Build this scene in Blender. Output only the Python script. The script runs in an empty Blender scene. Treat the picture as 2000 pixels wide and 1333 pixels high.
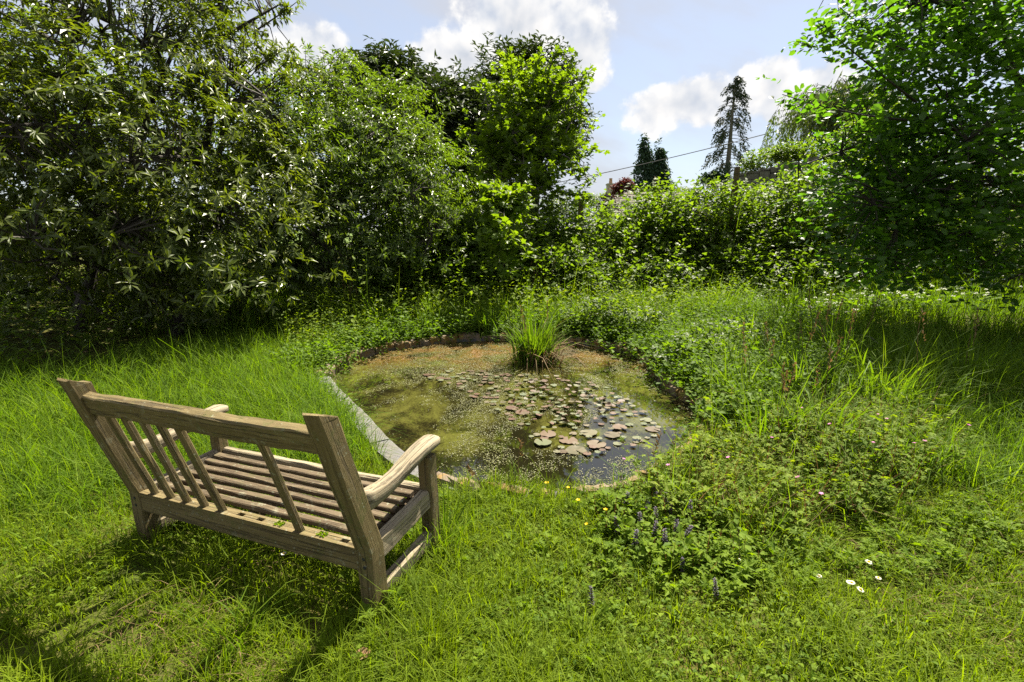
import bpy, math
import numpy as np
from mathutils import Vector

# ------------------------------------------------------------------ camera, sky, sun, exposure
sc = bpy.context.scene
C = sc.collection
PITCH, CZ, F = 0.2123, 1.42, 1000.0
cam_d = bpy.data.cameras.new('camera'); cam = bpy.data.objects.new('camera', cam_d); C.objects.link(cam)
cam.location = (0, 0, CZ); cam.rotation_euler = (math.pi/2 - PITCH, 0, 0)
cam_d.sensor_width = 36; cam_d.lens = 18.0; cam_d.clip_start = 0.05; cam_d.clip_end = 3000
sc.camera = cam
sc.view_settings.view_transform = 'Standard'; sc.view_settings.look = 'None'
sc.view_settings.exposure = 1.95; sc.view_settings.gamma = 1.0
sc.cycles.max_bounces = 9; sc.cycles.diffuse_bounces = 5; sc.cycles.glossy_bounces = 2
sc.cycles.transmission_bounces = 5; sc.cycles.transparent_max_bounces = 4
sc.cycles.caustics_reflective = False; sc.cycles.caustics_refractive = False
sc.cycles.sample_clamp_indirect = 6
sc.cycles.use_denoising = False

SUN_AZ, SUN_EL = math.radians(28), math.radians(56)      # azimuth clockwise from the view direction (+Y)
sun_d = bpy.data.lights.new('sun', 'SUN'); sun = bpy.data.objects.new('sun', sun_d); C.objects.link(sun)
sun_d.energy = 4.9; sun_d.angle = math.radians(0.53); sun_d.color = (1.0, 0.93, 0.78)
SD = Vector((math.sin(SUN_AZ)*math.cos(SUN_EL), math.cos(SUN_AZ)*math.cos(SUN_EL), math.sin(SUN_EL)))
sun.rotation_euler = (-SD).to_track_quat('-Z', 'Y').to_euler()

def pixdir(u, v):
    dx, dy = (u-1000)/F, (666.5-v)/F
    return np.array([dx, math.cos(PITCH)+dy*math.sin(PITCH), -math.sin(PITCH)+dy*math.cos(PITCH)])
def gp(u, v, z=0.0):                    # the point of the ground plane seen at a place of the photograph
    d = pixdir(u, v); return np.array([0, 0, CZ]) + d*((z-CZ)/d[2])
def at(u, v, Y):                        # the point seen there at depth Y
    d = pixdir(u, v); return np.array([0, 0, CZ]) + d*(Y/d[1])

class NT:
    """small helper to write node graphs as expressions"""
    def __init__(s, tree): s.t = tree; s.n = tree.nodes; s.l = tree.links
    def new(s, typ, **kw):
        n = s.n.new(typ)
        for k, v in kw.items(): setattr(n, k, v)
        return n
    def put(s, sock, val):
        if hasattr(val, 'is_output'): s.l.new(val, sock)
        elif val is not None:
            if isinstance(val, (tuple, list)) and len(val) == 3 and sock.type == 'RGBA': val = (*val, 1)
            sock.default_value = val
    def m(s, op, a, b=None, c=None, clamp=False):
        n = s.new('ShaderNodeMath', operation=op, use_clamp=clamp)
        for i, x in enumerate((a, b, c)):
            if x is not None: s.put(n.inputs[i], x)
        return n.outputs[0]
    def vm(s, op, a, b=None):
        n = s.new('ShaderNodeVectorMath', operation=op); s.put(n.inputs[0], a)
        if b is not None: s.put(n.inputs[1], b)
        return n.outputs[0]
    def noise(s, vec, scale, detail=4, rough=0.55, dist=0.0, out=0):
        n = s.new('ShaderNodeTexNoise'); s.put(n.inputs['Vector'], vec)
        n.inputs['Scale'].default_value = scale; n.inputs['Detail'].default_value = detail
        n.inputs['Roughness'].default_value = rough; n.inputs['Distortion'].default_value = dist
        return n.outputs[out]
    def ss(s, x, a, b):
        n = s.new('ShaderNodeMapRange', interpolation_type='SMOOTHSTEP'); s.put(n.inputs[0], x)
        n.inputs[1].default_value = a; n.inputs[2].default_value = b; return n.outputs[0]
    def mix(s, f, a, b, mode='MIX'):
        n = s.new('ShaderNodeMix', data_type='RGBA', blend_type=mode)
        s.put(n.inputs[0], f); s.put(n.inputs[6], a); s.put(n.inputs[7], b); return n.outputs[2]
    def xyz(s, x, y, z):
        n = s.new('ShaderNodeCombineXYZ'); s.put(n.inputs[0], x); s.put(n.inputs[1], y); s.put(n.inputs[2], z); return n.outputs[0]
    def sep(s, v):
        n = s.new('ShaderNodeSeparateXYZ'); s.put(n.inputs[0], v); return n.outputs
    def ramp(s, f, stops):
        n = s.new('ShaderNodeValToRGB'); s.put(n.inputs[0], f); e = n.color_ramp.elements
        while len(e) < len(stops): e.new(0.5)
        for k, (p, c) in zip(e, stops): k.position = p; k.color = (*c, 1)
        return n.outputs[0]

world = bpy.data.worlds.new('World'); sc.world = world; world.use_nodes = True
w = NT(world.node_tree); w.n.clear()
sky = w.new('ShaderNodeTexSky', sky_type='NISHITA', sun_disc=False)
sky.sun_elevation = SUN_EL; sky.sun_rotation = SUN_AZ
sky.air_density = 1.0; sky.dust_density = .8; sky.ozone_density = 2.2; sky.altitude = 100
SKY_STRENGTH = 0.05
world.cycles.sampling_method = 'MANUAL'; world.cycles.sample_map_resolution = 512
dirv = w.new('ShaderNodeTexCoord').outputs['Generated']
dx, dy, dz = w.sep(dirv)
az = w.m('ARCTAN2', dx, dy); el = w.m('ARCSINE', dz)
ae = w.xyz(az, el, 0.0)
warp = w.noise(ae, 9.0, 6, 0.58)                    # billows of the cumulus
warp2 = w.noise(w.vm('ADD', ae, (0.012, 0.016, 0)), 9.0, 3, 0.58)
def azel(u, v):
    d = pixdir(u, v); d = d/np.linalg.norm(d); return math.atan2(d[0], d[1]), math.asin(d[2])
dens = None
for u, v, wu, hv in [(1015, 50, 150, 130), (920, 115, 120, 70), (1110, 115, 90, 90), (595, 110, 120, 75), (1335, 205, 125, 60), (1510, 165, 85, 85), (1590, 180, 110, 75)]:
    a, e = azel(u, v); a2, e2 = azel(u+wu, v); a3, e3 = azel(u, v-hv)
    p = w.m('MULTIPLY_ADD', az, 1/(a2-a), -a/(a2-a)); q = w.m('MULTIPLY_ADD', el, 1/(e3-e), -e/(e3-e))
    d = w.m('SUBTRACT', 1.0, w.m('SQRT', w.m('ADD', w.m('MULTIPLY', p, p), w.m('MULTIPLY', q, q))))
    dens = d if dens is None else w.m('MAXIMUM', dens, d)
rest = w.m('MULTIPLY_ADD', w.noise(w.vm('MULTIPLY', dirv, (1, 1, 1.8)), 2.6, 2, .5), 5.0, -2.9)      # the same cumulus goes on all round
rest = w.m('SUBTRACT', rest, w.m('MULTIPLY', w.m('SUBTRACT', 1.0, w.ss(w.m('ABSOLUTE', az), .75, 1.1)), 3.0))
dens = w.m('MAXIMUM', dens, rest)
D = w.m('MULTIPLY_ADD', warp, 2.3, w.m('SUBTRACT', dens, 1.15))
alpha = w.ss(D, -0.03, 0.28)
lit = w.m('MULTIPLY_ADD', w.m('SUBTRACT', warp, warp2), 4.0, 0.62, clamp=True)
core = w.ss(D, 0.3, 1.15)
ccol = w.mix(core, w.mix(lit, (0.165, 0.18, 0.208), (0.285, 0.279, 0.27)), w.mix(lit, (0.115, 0.135, 0.165), (0.24, 0.238, 0.24)))
# thin milky cirrus over the blue
cir = w.noise(w.vm('MULTIPLY', w.xyz(w.m('MULTIPLY_ADD', el, -1.3, az), w.m('MULTIPLY_ADD', az, 0.5, el), 0.3), (1.6, 5.0, 1.0)), 1.5, 4, 0.55)
cirm = w.m('MULTIPLY_ADD', w.ss(cir, 0.36, 0.70), 0.36, 0.58)
lowm = w.m('MULTIPLY', w.m('SUBTRACT', 1.0, w.ss(el, 0.0, 0.42)), 0.55)
cirm = w.m('MAXIMUM', cirm, lowm)
nish = w.mix(1.0, sky.outputs[0], (SKY_STRENGTH,)*3, 'MULTIPLY')
base = w.mix(cirm, nish, (0.172, 0.178, 0.196))
col = w.mix(w.m('MULTIPLY', alpha, w.ss(el, -0.02, 0.03)), base, ccol)
bg = w.new('ShaderNodeBackground'); w.l.new(col, bg.inputs[0]); bg.inputs[1].default_value = 1.0
wo = w.new('ShaderNodeOutputWorld'); w.l.new(bg.outputs[0], wo.inputs[0])

# ------------------------------------------------------------------ helpers
R = np.random.RandomState(11)
def prop(o, label=None, cat=None, group=None, kind=None):
    if label: o['label'] = label
    if cat: o['category'] = cat
    if group: o['group'] = group
    if kind: o['kind'] = kind
    return o
def empty(name, loc, label, cat, group=None, rot=(0, 0, 0)):
    o = bpy.data.objects.new(name, None); C.objects.link(o); o.location = tuple(loc); o.rotation_euler = rot
    o.empty_display_size = 0.1
    return prop(o, label, cat, group)
def link(name, me, parent=None, loc=None, rot=None):
    o = bpy.data.objects.new(name, me); C.objects.link(o)
    if parent is not None: o.parent = parent
    if loc is not None: o.location = tuple(loc)
    if rot is not None: o.rotation_euler = rot
    return o
class Geo:
    """collects vertices, faces (3 and 4 corners) and a per-vertex random number and tint"""
    def __init__(s): s.v = []; s.t = []; s.q = []; s.r = []; s.g = []; s.n = 0
    def add(s, v, tri=None, quad=None, rnd=None, gr=None):
        v = np.asarray(v, float).reshape(-1, 3); k = len(v)
        s.v.append(v)
        if tri is not None and len(tri): s.t.append(np.asarray(tri, int).reshape(-1, 3)+s.n)
        if quad is not None and len(quad): s.q.append(np.asarray(quad, int).reshape(-1, 4)+s.n)
        s.r.append(np.full(k, 0.5) if rnd is None else np.broadcast_to(rnd, (k,)))
        s.g.append(v if gr is None else np.asarray(gr, float).reshape(-1, 3))
        s.n += k
    def mesh(s, name, mat, origin=(0, 0, 0), smooth=False, grain=False):
        me = bpy.data.meshes.new(name)
        v = np.concatenate(s.v) - np.asarray(origin, float)
        t = np.concatenate(s.t) if s.t else np.zeros((0, 3), int)
        q = np.concatenate(s.q) if s.q else np.zeros((0, 4), int)
        me.vertices.add(len(v)); me.vertices.foreach_set('co', v.astype(np.float32).ravel())
        nl = len(t)*3+len(q)*4
        me.loops.add(nl); me.loops.foreach_set('vertex_index', np.concatenate([t.ravel(), q.ravel()]).astype(np.int32))
        me.polygons.add(len(t)+len(q))
        st = np.concatenate([np.arange(len(t))*3, len(t)*3+np.arange(len(q))*4]).astype(np.int32)
        me.polygons.foreach_set('loop_start', st)
        me.polygons.foreach_set('use_smooth', np.full(len(t)+len(q), smooth))
        me.update(calc_edges=True)
        a = me.attributes.new('rnd', 'FLOAT', 'POINT'); a.data.foreach_set('value', np.concatenate(s.r).astype(np.float32))
        if grain:
            a = me.attributes.new('grain', 'FLOAT_VECTOR', 'POINT'); a.data.foreach_set('vector', np.concatenate(s.g).astype(np.float32).ravel())
        for m in (mat if isinstance(mat, list) else [mat]): me.materials.append(m)
        return me
def unit(a): return a/np.maximum(np.linalg.norm(a, axis=-1, keepdims=True), 1e-9)
def frames(ax, nrm):
    """rotation matrices whose x axis is ax and whose z axis leans to nrm"""
    x = unit(ax); z = nrm-(nrm*x).sum(-1, keepdims=True)*x
    bad = np.linalg.norm(z, axis=-1) < 1e-4; z[bad] = np.array([0.3, 0.5, 0.81]); z = z-(z*x).sum(-1, keepdims=True)*x
    z = unit(z); y = np.cross(z, x)
    return np.stack([x, y, z], -1)
def stamp(geo, tmpl, pos, mats, size, rnd):
    """put a copy of a small leaf at every pos"""
    tv, tt, tq = tmpl; n = len(pos); k = len(tv)
    size = np.asarray(size); size = size[:, None] if size.ndim == 1 else size
    P = np.einsum('nij,kj->nki', mats, tv)*size[:, None, :] + pos[:, None, :] if size.shape[-1] == 1 else \
        np.einsum('nij,nkj->nki', mats, tv[None]*size[:, None, :]) + pos[:, None, :]
    off = (np.arange(n)*k)[:, None, None]
    tri = (np.asarray(tt, int).reshape(-1, 3)[None]+off).reshape(-1, 3) if len(tt) else None
    quad = (np.asarray(tq, int).reshape(-1, 4)[None]+off).reshape(-1, 4) if len(tq) else None
    geo.add(P.reshape(-1, 3), tri, quad, np.repeat(rnd, k))
def leaf8(w1, w2, sag=0.12, fold=0.05):
    v = np.array([[0, 0, 0], [.3, -w1, fold], [.3, 0, 0], [.3, w1, fold], [.68, -w2, fold-sag*.45], [.68, 0, -sag*.45], [.68, w2, fold-sag*.45], [1, 0, -sag]])
    return v, [[0, 1, 2], [0, 2, 3], [4, 7, 5], [5, 7, 6]], [[1, 4, 5, 2], [2, 5, 6, 3]]
def leaf4(w, sag=0.1, fold=0.06):
    v = np.array([[0, 0, 0], [.5, -w, fold], [.5, 0, -sag*.3], [.5, w, fold], [1, 0, -sag]])
    return v, [[0, 1, 2], [0, 2, 3], [1, 4, 2], [2, 4, 3]], []
def leaf2(w, fold=.06):
    v = np.array([[0, 0, 0], [.5, -w, fold], [1, 0, -.05], [.5, w, fold]])
    return v, [[0, 1, 2], [0, 2, 3]], []
def palmate(n=5, depth=.5, spread=2.2, wob=.06):
    v = [[0, 0, 0]]
    for i in range(2*n-1):
        a = -spread + 2*spread*i/(2*n-2); r = (1-.28*abs(a)/spread) if i % 2 == 0 else depth
        v.append([.28+r*.72*math.cos(a)-.05, r*.72*math.sin(a), wob*(1 if i % 2 else -1)])
    v.insert(1, [.22, 0, .03])
    v = np.array(v); m = len(v)
    tri = [[1, i, i+1] for i in range(2, m-1)] + [[0, 1, 2], [0, m-1, 1]]
    return v, tri, []
def trifoliate(w=.34):
    vs, ts = [], []
    for a, s in ((0, 1), (1.25, .8), (-1.25, .8)):
        v, t, _ = leaf2(w, .05); c, sn = math.cos(a), math.sin(a)
        v = v*s; v = np.stack([v[:, 0]*c-v[:, 1]*sn, v[:, 0]*sn+v[:, 1]*c, v[:, 2]], 1); v = v*.62+np.array([.38, 0, 0])
        ts += [[i+4*len(vs) for i in q] for q in t]; vs.append(v)
    return np.concatenate(vs), ts, []
def sine_noise(p, freq, seed, octaves=3):
    r = np.random.RandomState(seed); out = np.zeros(len(p)); amp = 1.0; tot = 0
    for o in range(octaves):
        for k in range(5):
            d = unit(r.normal(size=3)); ph = r.uniform(0, 6.28)
            out += amp*np.sin(p@d*freq*(2**o)*r.uniform(.7, 1.4)+ph)
        tot += amp*1.6; amp *= .55
    return out/tot                        # about -1..1
def rdir(n, r=R): return unit(r.normal(size=(n, 3)))
def tube(geo, pts, rad, sides=6, rnd=.5, jit=0.0, r=R):
    pts = np.asarray(pts, float); n = len(pts); rad = np.broadcast_to(rad, (n,))
    tan = unit(np.gradient(pts, axis=0))
    ref = np.array([0.31, 0.87, 0.2]); a = unit(np.cross(tan, ref)); b = np.cross(tan, a)
    th = np.arange(sides)*2*math.pi/sides
    rr = rad[:, None]*(1+jit*r.uniform(-1, 1, (n, sides)))
    V = pts[:, None]+(a[:, None]*np.cos(th)[None, :, None]+b[:, None]*np.sin(th)[None, :, None])*rr[..., None]
    L = np.concatenate([[0], np.cumsum(np.linalg.norm(np.diff(pts, axis=0), axis=1))])
    G = np.stack([np.broadcast_to(L[:, None], (n, sides)), np.cos(th)[None]*rr, np.sin(th)[None]*rr], -1)
    i = np.arange(n-1)[:, None]*sides; j = np.arange(sides)[None]; jn = (j+1) % sides
    quad = np.stack([i+j, i+jn, i+sides+jn, i+sides+j], -1).reshape(-1, 4)
    cap = [[(n-1)*sides, (n-1)*sides+k, (n-1)*sides+k+1] for k in range(1, sides-1)]
    geo.add(V.reshape(-1, 3), cap, quad, rnd, G.reshape(-1, 3))
def curve(p0, p1, bend=(0, 0, 0), n=6):
    t = np.linspace(0, 1, n)[:, None]; p0 = np.asarray(p0, float); p1 = np.asarray(p1, float)
    return p0*(1-t)+p1*t+np.asarray(bend)*(4*t*(1-t))

# ------------------------------------------------------------------ materials
def principled(name):
    m = bpy.data.materials.new(name); m.use_nodes = True; t = NT(m.node_tree)
    return m, t, t.n['Principled BSDF'], t.n['Material Output']
def leaf_mat(name, stops, rough=.42, trans=.42, tcol=(1.35, 1.5, .35), spec=.45, vary=.5):
    m, t, b, out = principled(name)
    r = t.new('ShaderNodeAttribute', attribute_name='rnd').outputs['Fac']
    pos = t.new('ShaderNodeNewGeometry').outputs['Position']
    n = t.noise(pos, 1.3, 2, .5)
    f = t.m('ADD', t.m('MULTIPLY', r, 1-vary*.5), t.m('MULTIPLY', t.m('SUBTRACT', n, .5), vary), clamp=True)
    c = t.ramp(f, stops)
    t.put(b.inputs['Base Color'], c); b.inputs['Roughness'].default_value = rough
    b.inputs['Specular IOR Level'].default_value = spec
    tr = t.new('ShaderNodeBsdfTranslucent'); t.put(tr.inputs[0], t.mix(1.0, c, tcol, 'MULTIPLY'))
    mx = t.new('ShaderNodeMixShader'); mx.inputs[0].default_value = trans
    t.l.new(b.outputs[0], mx.inputs[1]); t.l.new(tr.outputs[0], mx.inputs[2]); t.l.new(mx.outputs[0], out.inputs[0])
    return m
M = {}
M['rhodo'] = leaf_mat('rhododendron_leaf', [(0, (.052, .078, .012)), (.55, (.094, .122, .016)), (.92, (.145, .160, .026)), (1, (.26, .18, .03))], .40, .44, (1.5, 1.55, .25), .5)
M['laurel'] = leaf_mat('laurel_leaf', [(0, (.058, .095, .014)), (.6, (.105, .150, .022)), (.95, (.155, .19, .030)), (1, (.25, .18, .035))], .40, .48, (1.45, 1.6, .26), .6)
M['yew'] = leaf_mat('yew_needle', [(0, (.026, .040, .012)), (.7, (.050, .068, .017)), (1, (.085, .105, .022))], .5, .2, (1.2, 1.4, .4), .3)
M['maple'] = leaf_mat('maple_leaf', [(0, (.075, .125, .014)), (.6, (.13, .195, .020)), (.95, (.18, .235, .026)), (1, (.28, .19, .03))], .5, .55, (1.4, 1.45, .2), .25)
M['hazel'] = leaf_mat('broad_leaf', [(0, (.048, .105, .014)), (.6, (.080, .155, .020)), (1, (.115, .195, .028))], .45, .58, (1.4, 1.6, .32), .4)
M['bramble'] = leaf_mat('bramble_leaf', [(0, (.060, .098, .014)), (.6, (.108, .158, .022)), (.96, (.16, .20, .03)), (1, (.22, .12, .03))], .5, .54, (1.5, 1.65, .3), .3)
M['willow'] = leaf_mat('willow_leaf', [(0, (.06, .09, .025)), (1, (.12, .15, .045))], .45, .4)
M['cypress'] = leaf_mat('cypress_spray', [(0, (.025, .050, .028)), (1, (.055, .090, .045))], .6, .2, (1, 1.3, .6), .2)
M['spruce'] = leaf_mat('spruce_spray', [(0, (.020, .030, .016)), (1, (.045, .058, .026))], .6, .1, (1, 1.3, .6), .2)
M['redleaf'] = leaf_mat('red_leaf', [(0, (.055, .014, .014)), (1, (.13, .035, .03))], .6, .3, (1.4, .8, .6), .15)
M['shrub'] = leaf_mat('shrub_leaf', [(0, (.06, .10, .015)), (1, (.14, .19, .03))], .45, .45)
M['lawn'] = leaf_mat('lawn_blade', [(0, (.075, .122, .009)), (.55, (.162, .222, .012)), (.9, (.235, .28, .022)), (1, (.38, .29, .11))], .6, .54, (1.35, 1.4, .15), .08, .7)
M['meadow'] = leaf_mat('meadow_blade', [(0, (.058, .115, .011)), (.6, (.120, .192, .015)), (.93, (.18, .24, .024)), (1, (.34, .28, .13))], .6, .52, (1.35, 1.4, .17), .08)
M['herb'] = leaf_mat('herb_leaf', [(0, (.058, .110, .012)), (.6, (.112, .180, .018)), (.95, (.17, .22, .028)), (1, (.27, .16, .04))], .6, .48, (1.3, 1.4, .2), .12)
M['robert'] = leaf_mat('geranium_leaf', [(0, (.072, .122, .012)), (.55, (.150, .210, .020)), (.84, (.21, .235, .028)), (1, (.30, .10, .035))], .6, .46, (1.4, 1.42, .22), .12)
M['clover'] = leaf_mat('ground_leaf', [(0, (.070, .125, .010)), (.7, (.155, .225, .014)), (1, (.22, .28, .024))], .6, .48, (1.35, 1.42, .16), .12)
M['sedge'] = leaf_mat('sedge_blade', [(0, (.060, .112, .012)), (.7, (.115, .175, .018)), (1, (.18, .215, .04))], .6, .46, (1.35, 1.45, .22), .12)
M['straw'] = leaf_mat('dead_blade', [(0, (.11, .075, .035)), (1, (.24, .17, .085))], .7, .3, (1.2, 1.0, .7), .1)
M['litter'] = leaf_mat('leaf_litter', [(0, (.020, .014, .008)), (.8, (.055, .035, .018)), (1, (.12, .08, .04))], .7, .1, (1, 1, 1), .2)
M['white'] = leaf_mat('white_petal', [(0, (.70, .70, .62)), (1, (.85, .85, .80))], .5, .35, (1, 1, .95), .2)
M['purple'] = leaf_mat('purple_petal', [(0, (.045, .040, .050)), (1, (.12, .10, .15))], .6, .2, (1.2, 1, 1.2), .15)
M['pink'] = leaf_mat('pink_petal', [(0, (.45, .10, .30)), (1, (.65, .25, .50))], .5, .4, (1.1, .9, 1.1), .2)
M['yellow'] = leaf_mat('yellow_petal', [(0, (.75, .48, .01)), (1, (.85, .62, .02))], .3, .35, (1, 1, .5), .4)
M['redstem'] = leaf_mat('red_stem', [(0, (.10, .05, .02)), (1, (.22, .07, .035))], .5, .2, (1.2, 1, 1), .3)

def bark_mat(name, a, b2, sc_=9):
    m, t, b, out = principled(name)
    g = t.new('ShaderNodeAttribute', attribute_name='grain').outputs['Vector']
    n = t.noise(t.vm('MULTIPLY', g, (1, 6, 6)), sc_, 5, .65)
    t.put(b.inputs['Base Color'], t.mix(n, a, b2)); b.inputs['Roughness'].default_value = .85
    bp = t.new('ShaderNodeBump'); bp.inputs['Strength'].default_value = .6; bp.inputs['Distance'].default_value = .02
    t.put(bp.inputs['Height'], n); t.l.new(bp.outputs[0], b.inputs['Normal'])
    return m
M['bark'] = bark_mat('bark', (.012, .009, .006), (.045, .035, .024))
M['bark_grey'] = bark_mat('grey_bark', (.05, .042, .034), (.14, .12, .095))

def wood_mat(name, dark, mid, light, green=.5):
    m, t, b, out = principled(name)
    g = t.new('ShaderNodeAttribute', attribute_name='grain').outputs['Vector']
    pos = t.new('ShaderNodeNewGeometry').outputs['Position']
    fine = t.noise(t.vm('MULTIPLY', g, (2.2, 60, 60)), 3.0, 7, .7, .4)
    broad = t.noise(t.vm('MULTIPLY', g, (1.0, 9, 9)), 2.5, 4, .6, .6)
    crack = t.ss(t.noise(t.vm('MULTIPLY', g, (1.2, 38, 38)), 2.0, 5, .6, .9), .34, .47)
    blot = t.noise(pos, 14, 5, .7)
    c = t.ramp(t.m('ADD', t.m('MULTIPLY', fine, .6), t.m('MULTIPLY', broad, .4)), [(.22, dark), (.5, mid), (.80, light)])
    c = t.mix(t.m('MULTIPLY', t.ss(blot, .52, .68), green), c, (.075, .085, .020))          # green algae film
    lich = t.m('MAXIMUM', t.ss(t.noise(pos, 55, 3, .5), .64, .70), t.m('MULTIPLY', t.ss(t.noise(pos, 16, 6, .7), .58, .66), .6))
    c = t.mix(t.m('MULTIPLY', lich, .5), c, (.27, .28, .20))                               # pale lichen flecks
    c = t.mix(t.m('MULTIPLY', t.m('SUBTRACT', 1.0, crack), .55), c, (.035, .026, .017))
    t.put(b.inputs['Base Color'], c); b.inputs['Roughness'].default_value = .8; b.inputs['Specular IOR Level'].default_value = .25
    bp = t.new('ShaderNodeBump'); bp.inputs['Strength'].default_value = .9; bp.inputs['Distance'].default_value = .004
    t.put(bp.inputs['Height'], t.m('ADD', t.m('MULTIPLY', fine, .7), crack)); t.l.new(bp.outputs[0], b.inputs['Normal'])
    return m
M['oak'] = wood_mat('weathered_oak', (.052, .036, .014), (.132, .099, .042), (.24, .190, .095), .6)
M['oak_pale'] = wood_mat('sun_bleached_oak', (.115, .090, .055), (.235, .192, .125), (.36, .31, .22), .25)
M['oak_slat'] = wood_mat('dark_oak_slat', (.034, .023, .013), (.090, .064, .036), (.20, .155, .095), .3)  # darker brown oak for seat slats and bearers

def stone_mat(name, a, b2, moss, mossamt):
    m, t, b, out = principled(name)
    pos = t.new('ShaderNodeNewGeometry').outputs['Position']
    n = t.noise(pos, 14, 6, .65); f = t.noise(pos, 120, 3, .6)
    c = t.mix(n, a, b2); c = t.mix(t.m('MULTIPLY', f, .35), c, (.10, .09, .075))
    mo = t.m('MULTIPLY', t.ss(t.noise(pos, 6, 5, .7), .42, .58), mossamt)
    c = t.mix(mo, c, t.mix(t.noise(pos, 40, 3, .6), moss, tuple(x*1.9 for x in moss)))
    t.put(b.inputs['Base Color'], c); b.inputs['Roughness'].default_value = .9
    bp = t.new('ShaderNodeBump'); bp.inputs['Strength'].default_value = .6; bp.inputs['Distance'].default_value = .01
    t.put(bp.inputs['Height'], t.m('ADD', n, t.m('MULTIPLY', f, .4))); t.l.new(bp.outputs[0], b.inputs['Normal'])
    return m
M['slate'] = stone_mat('grey_slab', (.075, .072, .077), (.135, .13, .135), (.07, .06, .02), .3)
M['mossy'] = stone_mat('mossy_stone', (.085, .060, .040), (.19, .14, .095), (.11, .062, .010), .9)
M['pinkstone'] = stone_mat('buff_stone', (.12, .085, .06), (.22, .165, .12), (.10, .065, .012), .7)
M['wallstone'] = stone_mat('wall_stone', (.10, .085, .070), (.21, .185, .155), (.06, .06, .02), .35)
M['render'] = stone_mat('chimney_stone', (.32, .27, .21), (.44, .38, .30), (.14, .12, .06), .25)
M['pot'] = stone_mat('clay_pot', (.30, .16, .09), (.40, .25, .15), (.2, .15, .08), .2)
M['rooftile'] = stone_mat('roof_tile', (.075, .056, .043), (.13, .10, .08), (.07, .06, .03), .4)
M['liner'] = stone_mat('pond_liner', (.035, .035, .038), (.075, .073, .078), (.06, .05, .02), .4)

def ground_mat():
    m, t, b, out = principled('soil_and_moss')
    pos = t.new('ShaderNodeNewGeometry').outputs['Position']
    n = t.noise(pos, 2.2, 5, .6); f = t.noise(pos, 45, 4, .7)
    c = t.ramp(n, [(.3, (.040, .060, .010)), (.5, (.075, .085, .016)), (.66, (.10, .085, .022)), (.8, (.14, .10, .035))])
    c = t.mix(t.m('MULTIPLY', f, .5), c, (.025, .020, .010))
    far = t.ss(t.sep(pos)[1], 15, 30)
    c = t.mix(far, c, t.mix(t.noise(pos, .15, 4, .6), (.05, .09, .02), (.10, .13, .03)))
    t.put(b.inputs['Base Color'], c); b.inputs['Roughness'].default_value = .95; b.inputs['Specular IOR Level'].default_value = .1
    bp = t.new('ShaderNodeBump'); bp.inputs['Strength'].default_value = .8; bp.inputs['Distance'].default_value = .02
    t.put(bp.inputs['Height'], f); t.l.new(bp.outputs[0], b.inputs['Normal'])
    return m
M['ground'] = ground_mat()
def water_mat():
    m, t, b, out = principled('pond_water')
    pos = t.new('ShaderNodeNewGeometry').outputs['Position']
    n = t.noise(t.vm('MULTIPLY', pos, (1, .6, 1)), 2.6, 8, .72, .5); fine = t.noise(pos, 60, 5, .75)
    y = t.sep(pos)[1]
    rust = t.m('MULTIPLY', t.ss(y, 5.0, 6.2), t.ss(t.noise(pos, 2.4, 5, .65), .42, .58))
    near = t.m('MULTIPLY', t.m('SUBTRACT', 1.0, t.ss(y, 2.9, 3.5)), .22)
    c = t.ramp(t.m('SUBTRACT', t.m('MULTIPLY_ADD', t.m('SUBTRACT', fine, .5), .45, n), near), [(.40, (.008, .007, .003)), (.47, (.020, .018, .005)), (.54, (.050, .049, .011)), (.72, (.095, .094, .020))])   # weed hanging below the surface
    c = t.mix(rust, c, t.mix(fine, (.085, .070, .014), (.13, .060, .016)))
    t.put(b.inputs['Base Color'], c); b.inputs['Roughness'].default_value = .03; b.inputs['IOR'].default_value = 1.6
    bp = t.new('ShaderNodeBump'); bp.inputs['Strength'].default_value = .05; bp.inputs['Distance'].default_value = .01
    t.put(bp.inputs['Height'], t.noise(pos, 7, 2, .5)); t.l.new(bp.outputs[0], b.inputs['Normal'])
    return m
M['water'] = water_mat()
def weed_mat():
    m, t, b, out = principled('pondweed')
    r = t.new('ShaderNodeAttribute', attribute_name='rnd').outputs['Fac']
    pos = t.new('ShaderNodeNewGeometry').outputs['Position']
    f = t.m('ADD', t.m('MULTIPLY', r, .45), t.m('MULTIPLY', t.noise(pos, 2.2, 3, .6), .55))
    c = t.ramp(f, [(.25, (.042, .042, .008)), (.5, (.085, .086, .016)), (.72, (.13, .132, .030))])
    y = t.sep(pos)[1]
    rust = t.m('MULTIPLY', t.ss(y, 5.2, 6.2), t.ss(t.noise(pos, 3.0, 4, .65), .46, .62))
    c = t.mix(rust, c, t.mix(r, (.20, .13, .022), (.22, .075, .018)))
    t.put(b.inputs['Base Color'], c); b.inputs['Roughness'].default_value = .55; b.inputs['Specular IOR Level'].default_value = .3
    return m
M['weed'] = weed_mat()
def pad_mat():
    m, t, b, out = principled('lily_pad')
    oi = t.new('ShaderNodeObjectInfo').outputs['Random']
    pos = t.new('ShaderNodeNewGeometry').outputs['Position']
    c = t.ramp(oi, [(.0, (.045, .062, .020)), (.25, (.070, .080, .032)), (.38, (.085, .085, .040)), (.5, (.085, .062, .034)), (.68, (.080, .040, .022)), (.86, (.052, .024, .012)), (1, (.045, .040, .010))])
    c = t.mix(t.m('MULTIPLY', t.ss(t.noise(pos, 28, 4, .6), .5, .7), .5), c, (.10, .07, .035))
    t.put(b.inputs['Base Color'], c); b.inputs['Roughness'].default_value = .55; b.inputs['Specular IOR Level'].default_value = .25
    return m
M['pad'] = pad_mat()
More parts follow.
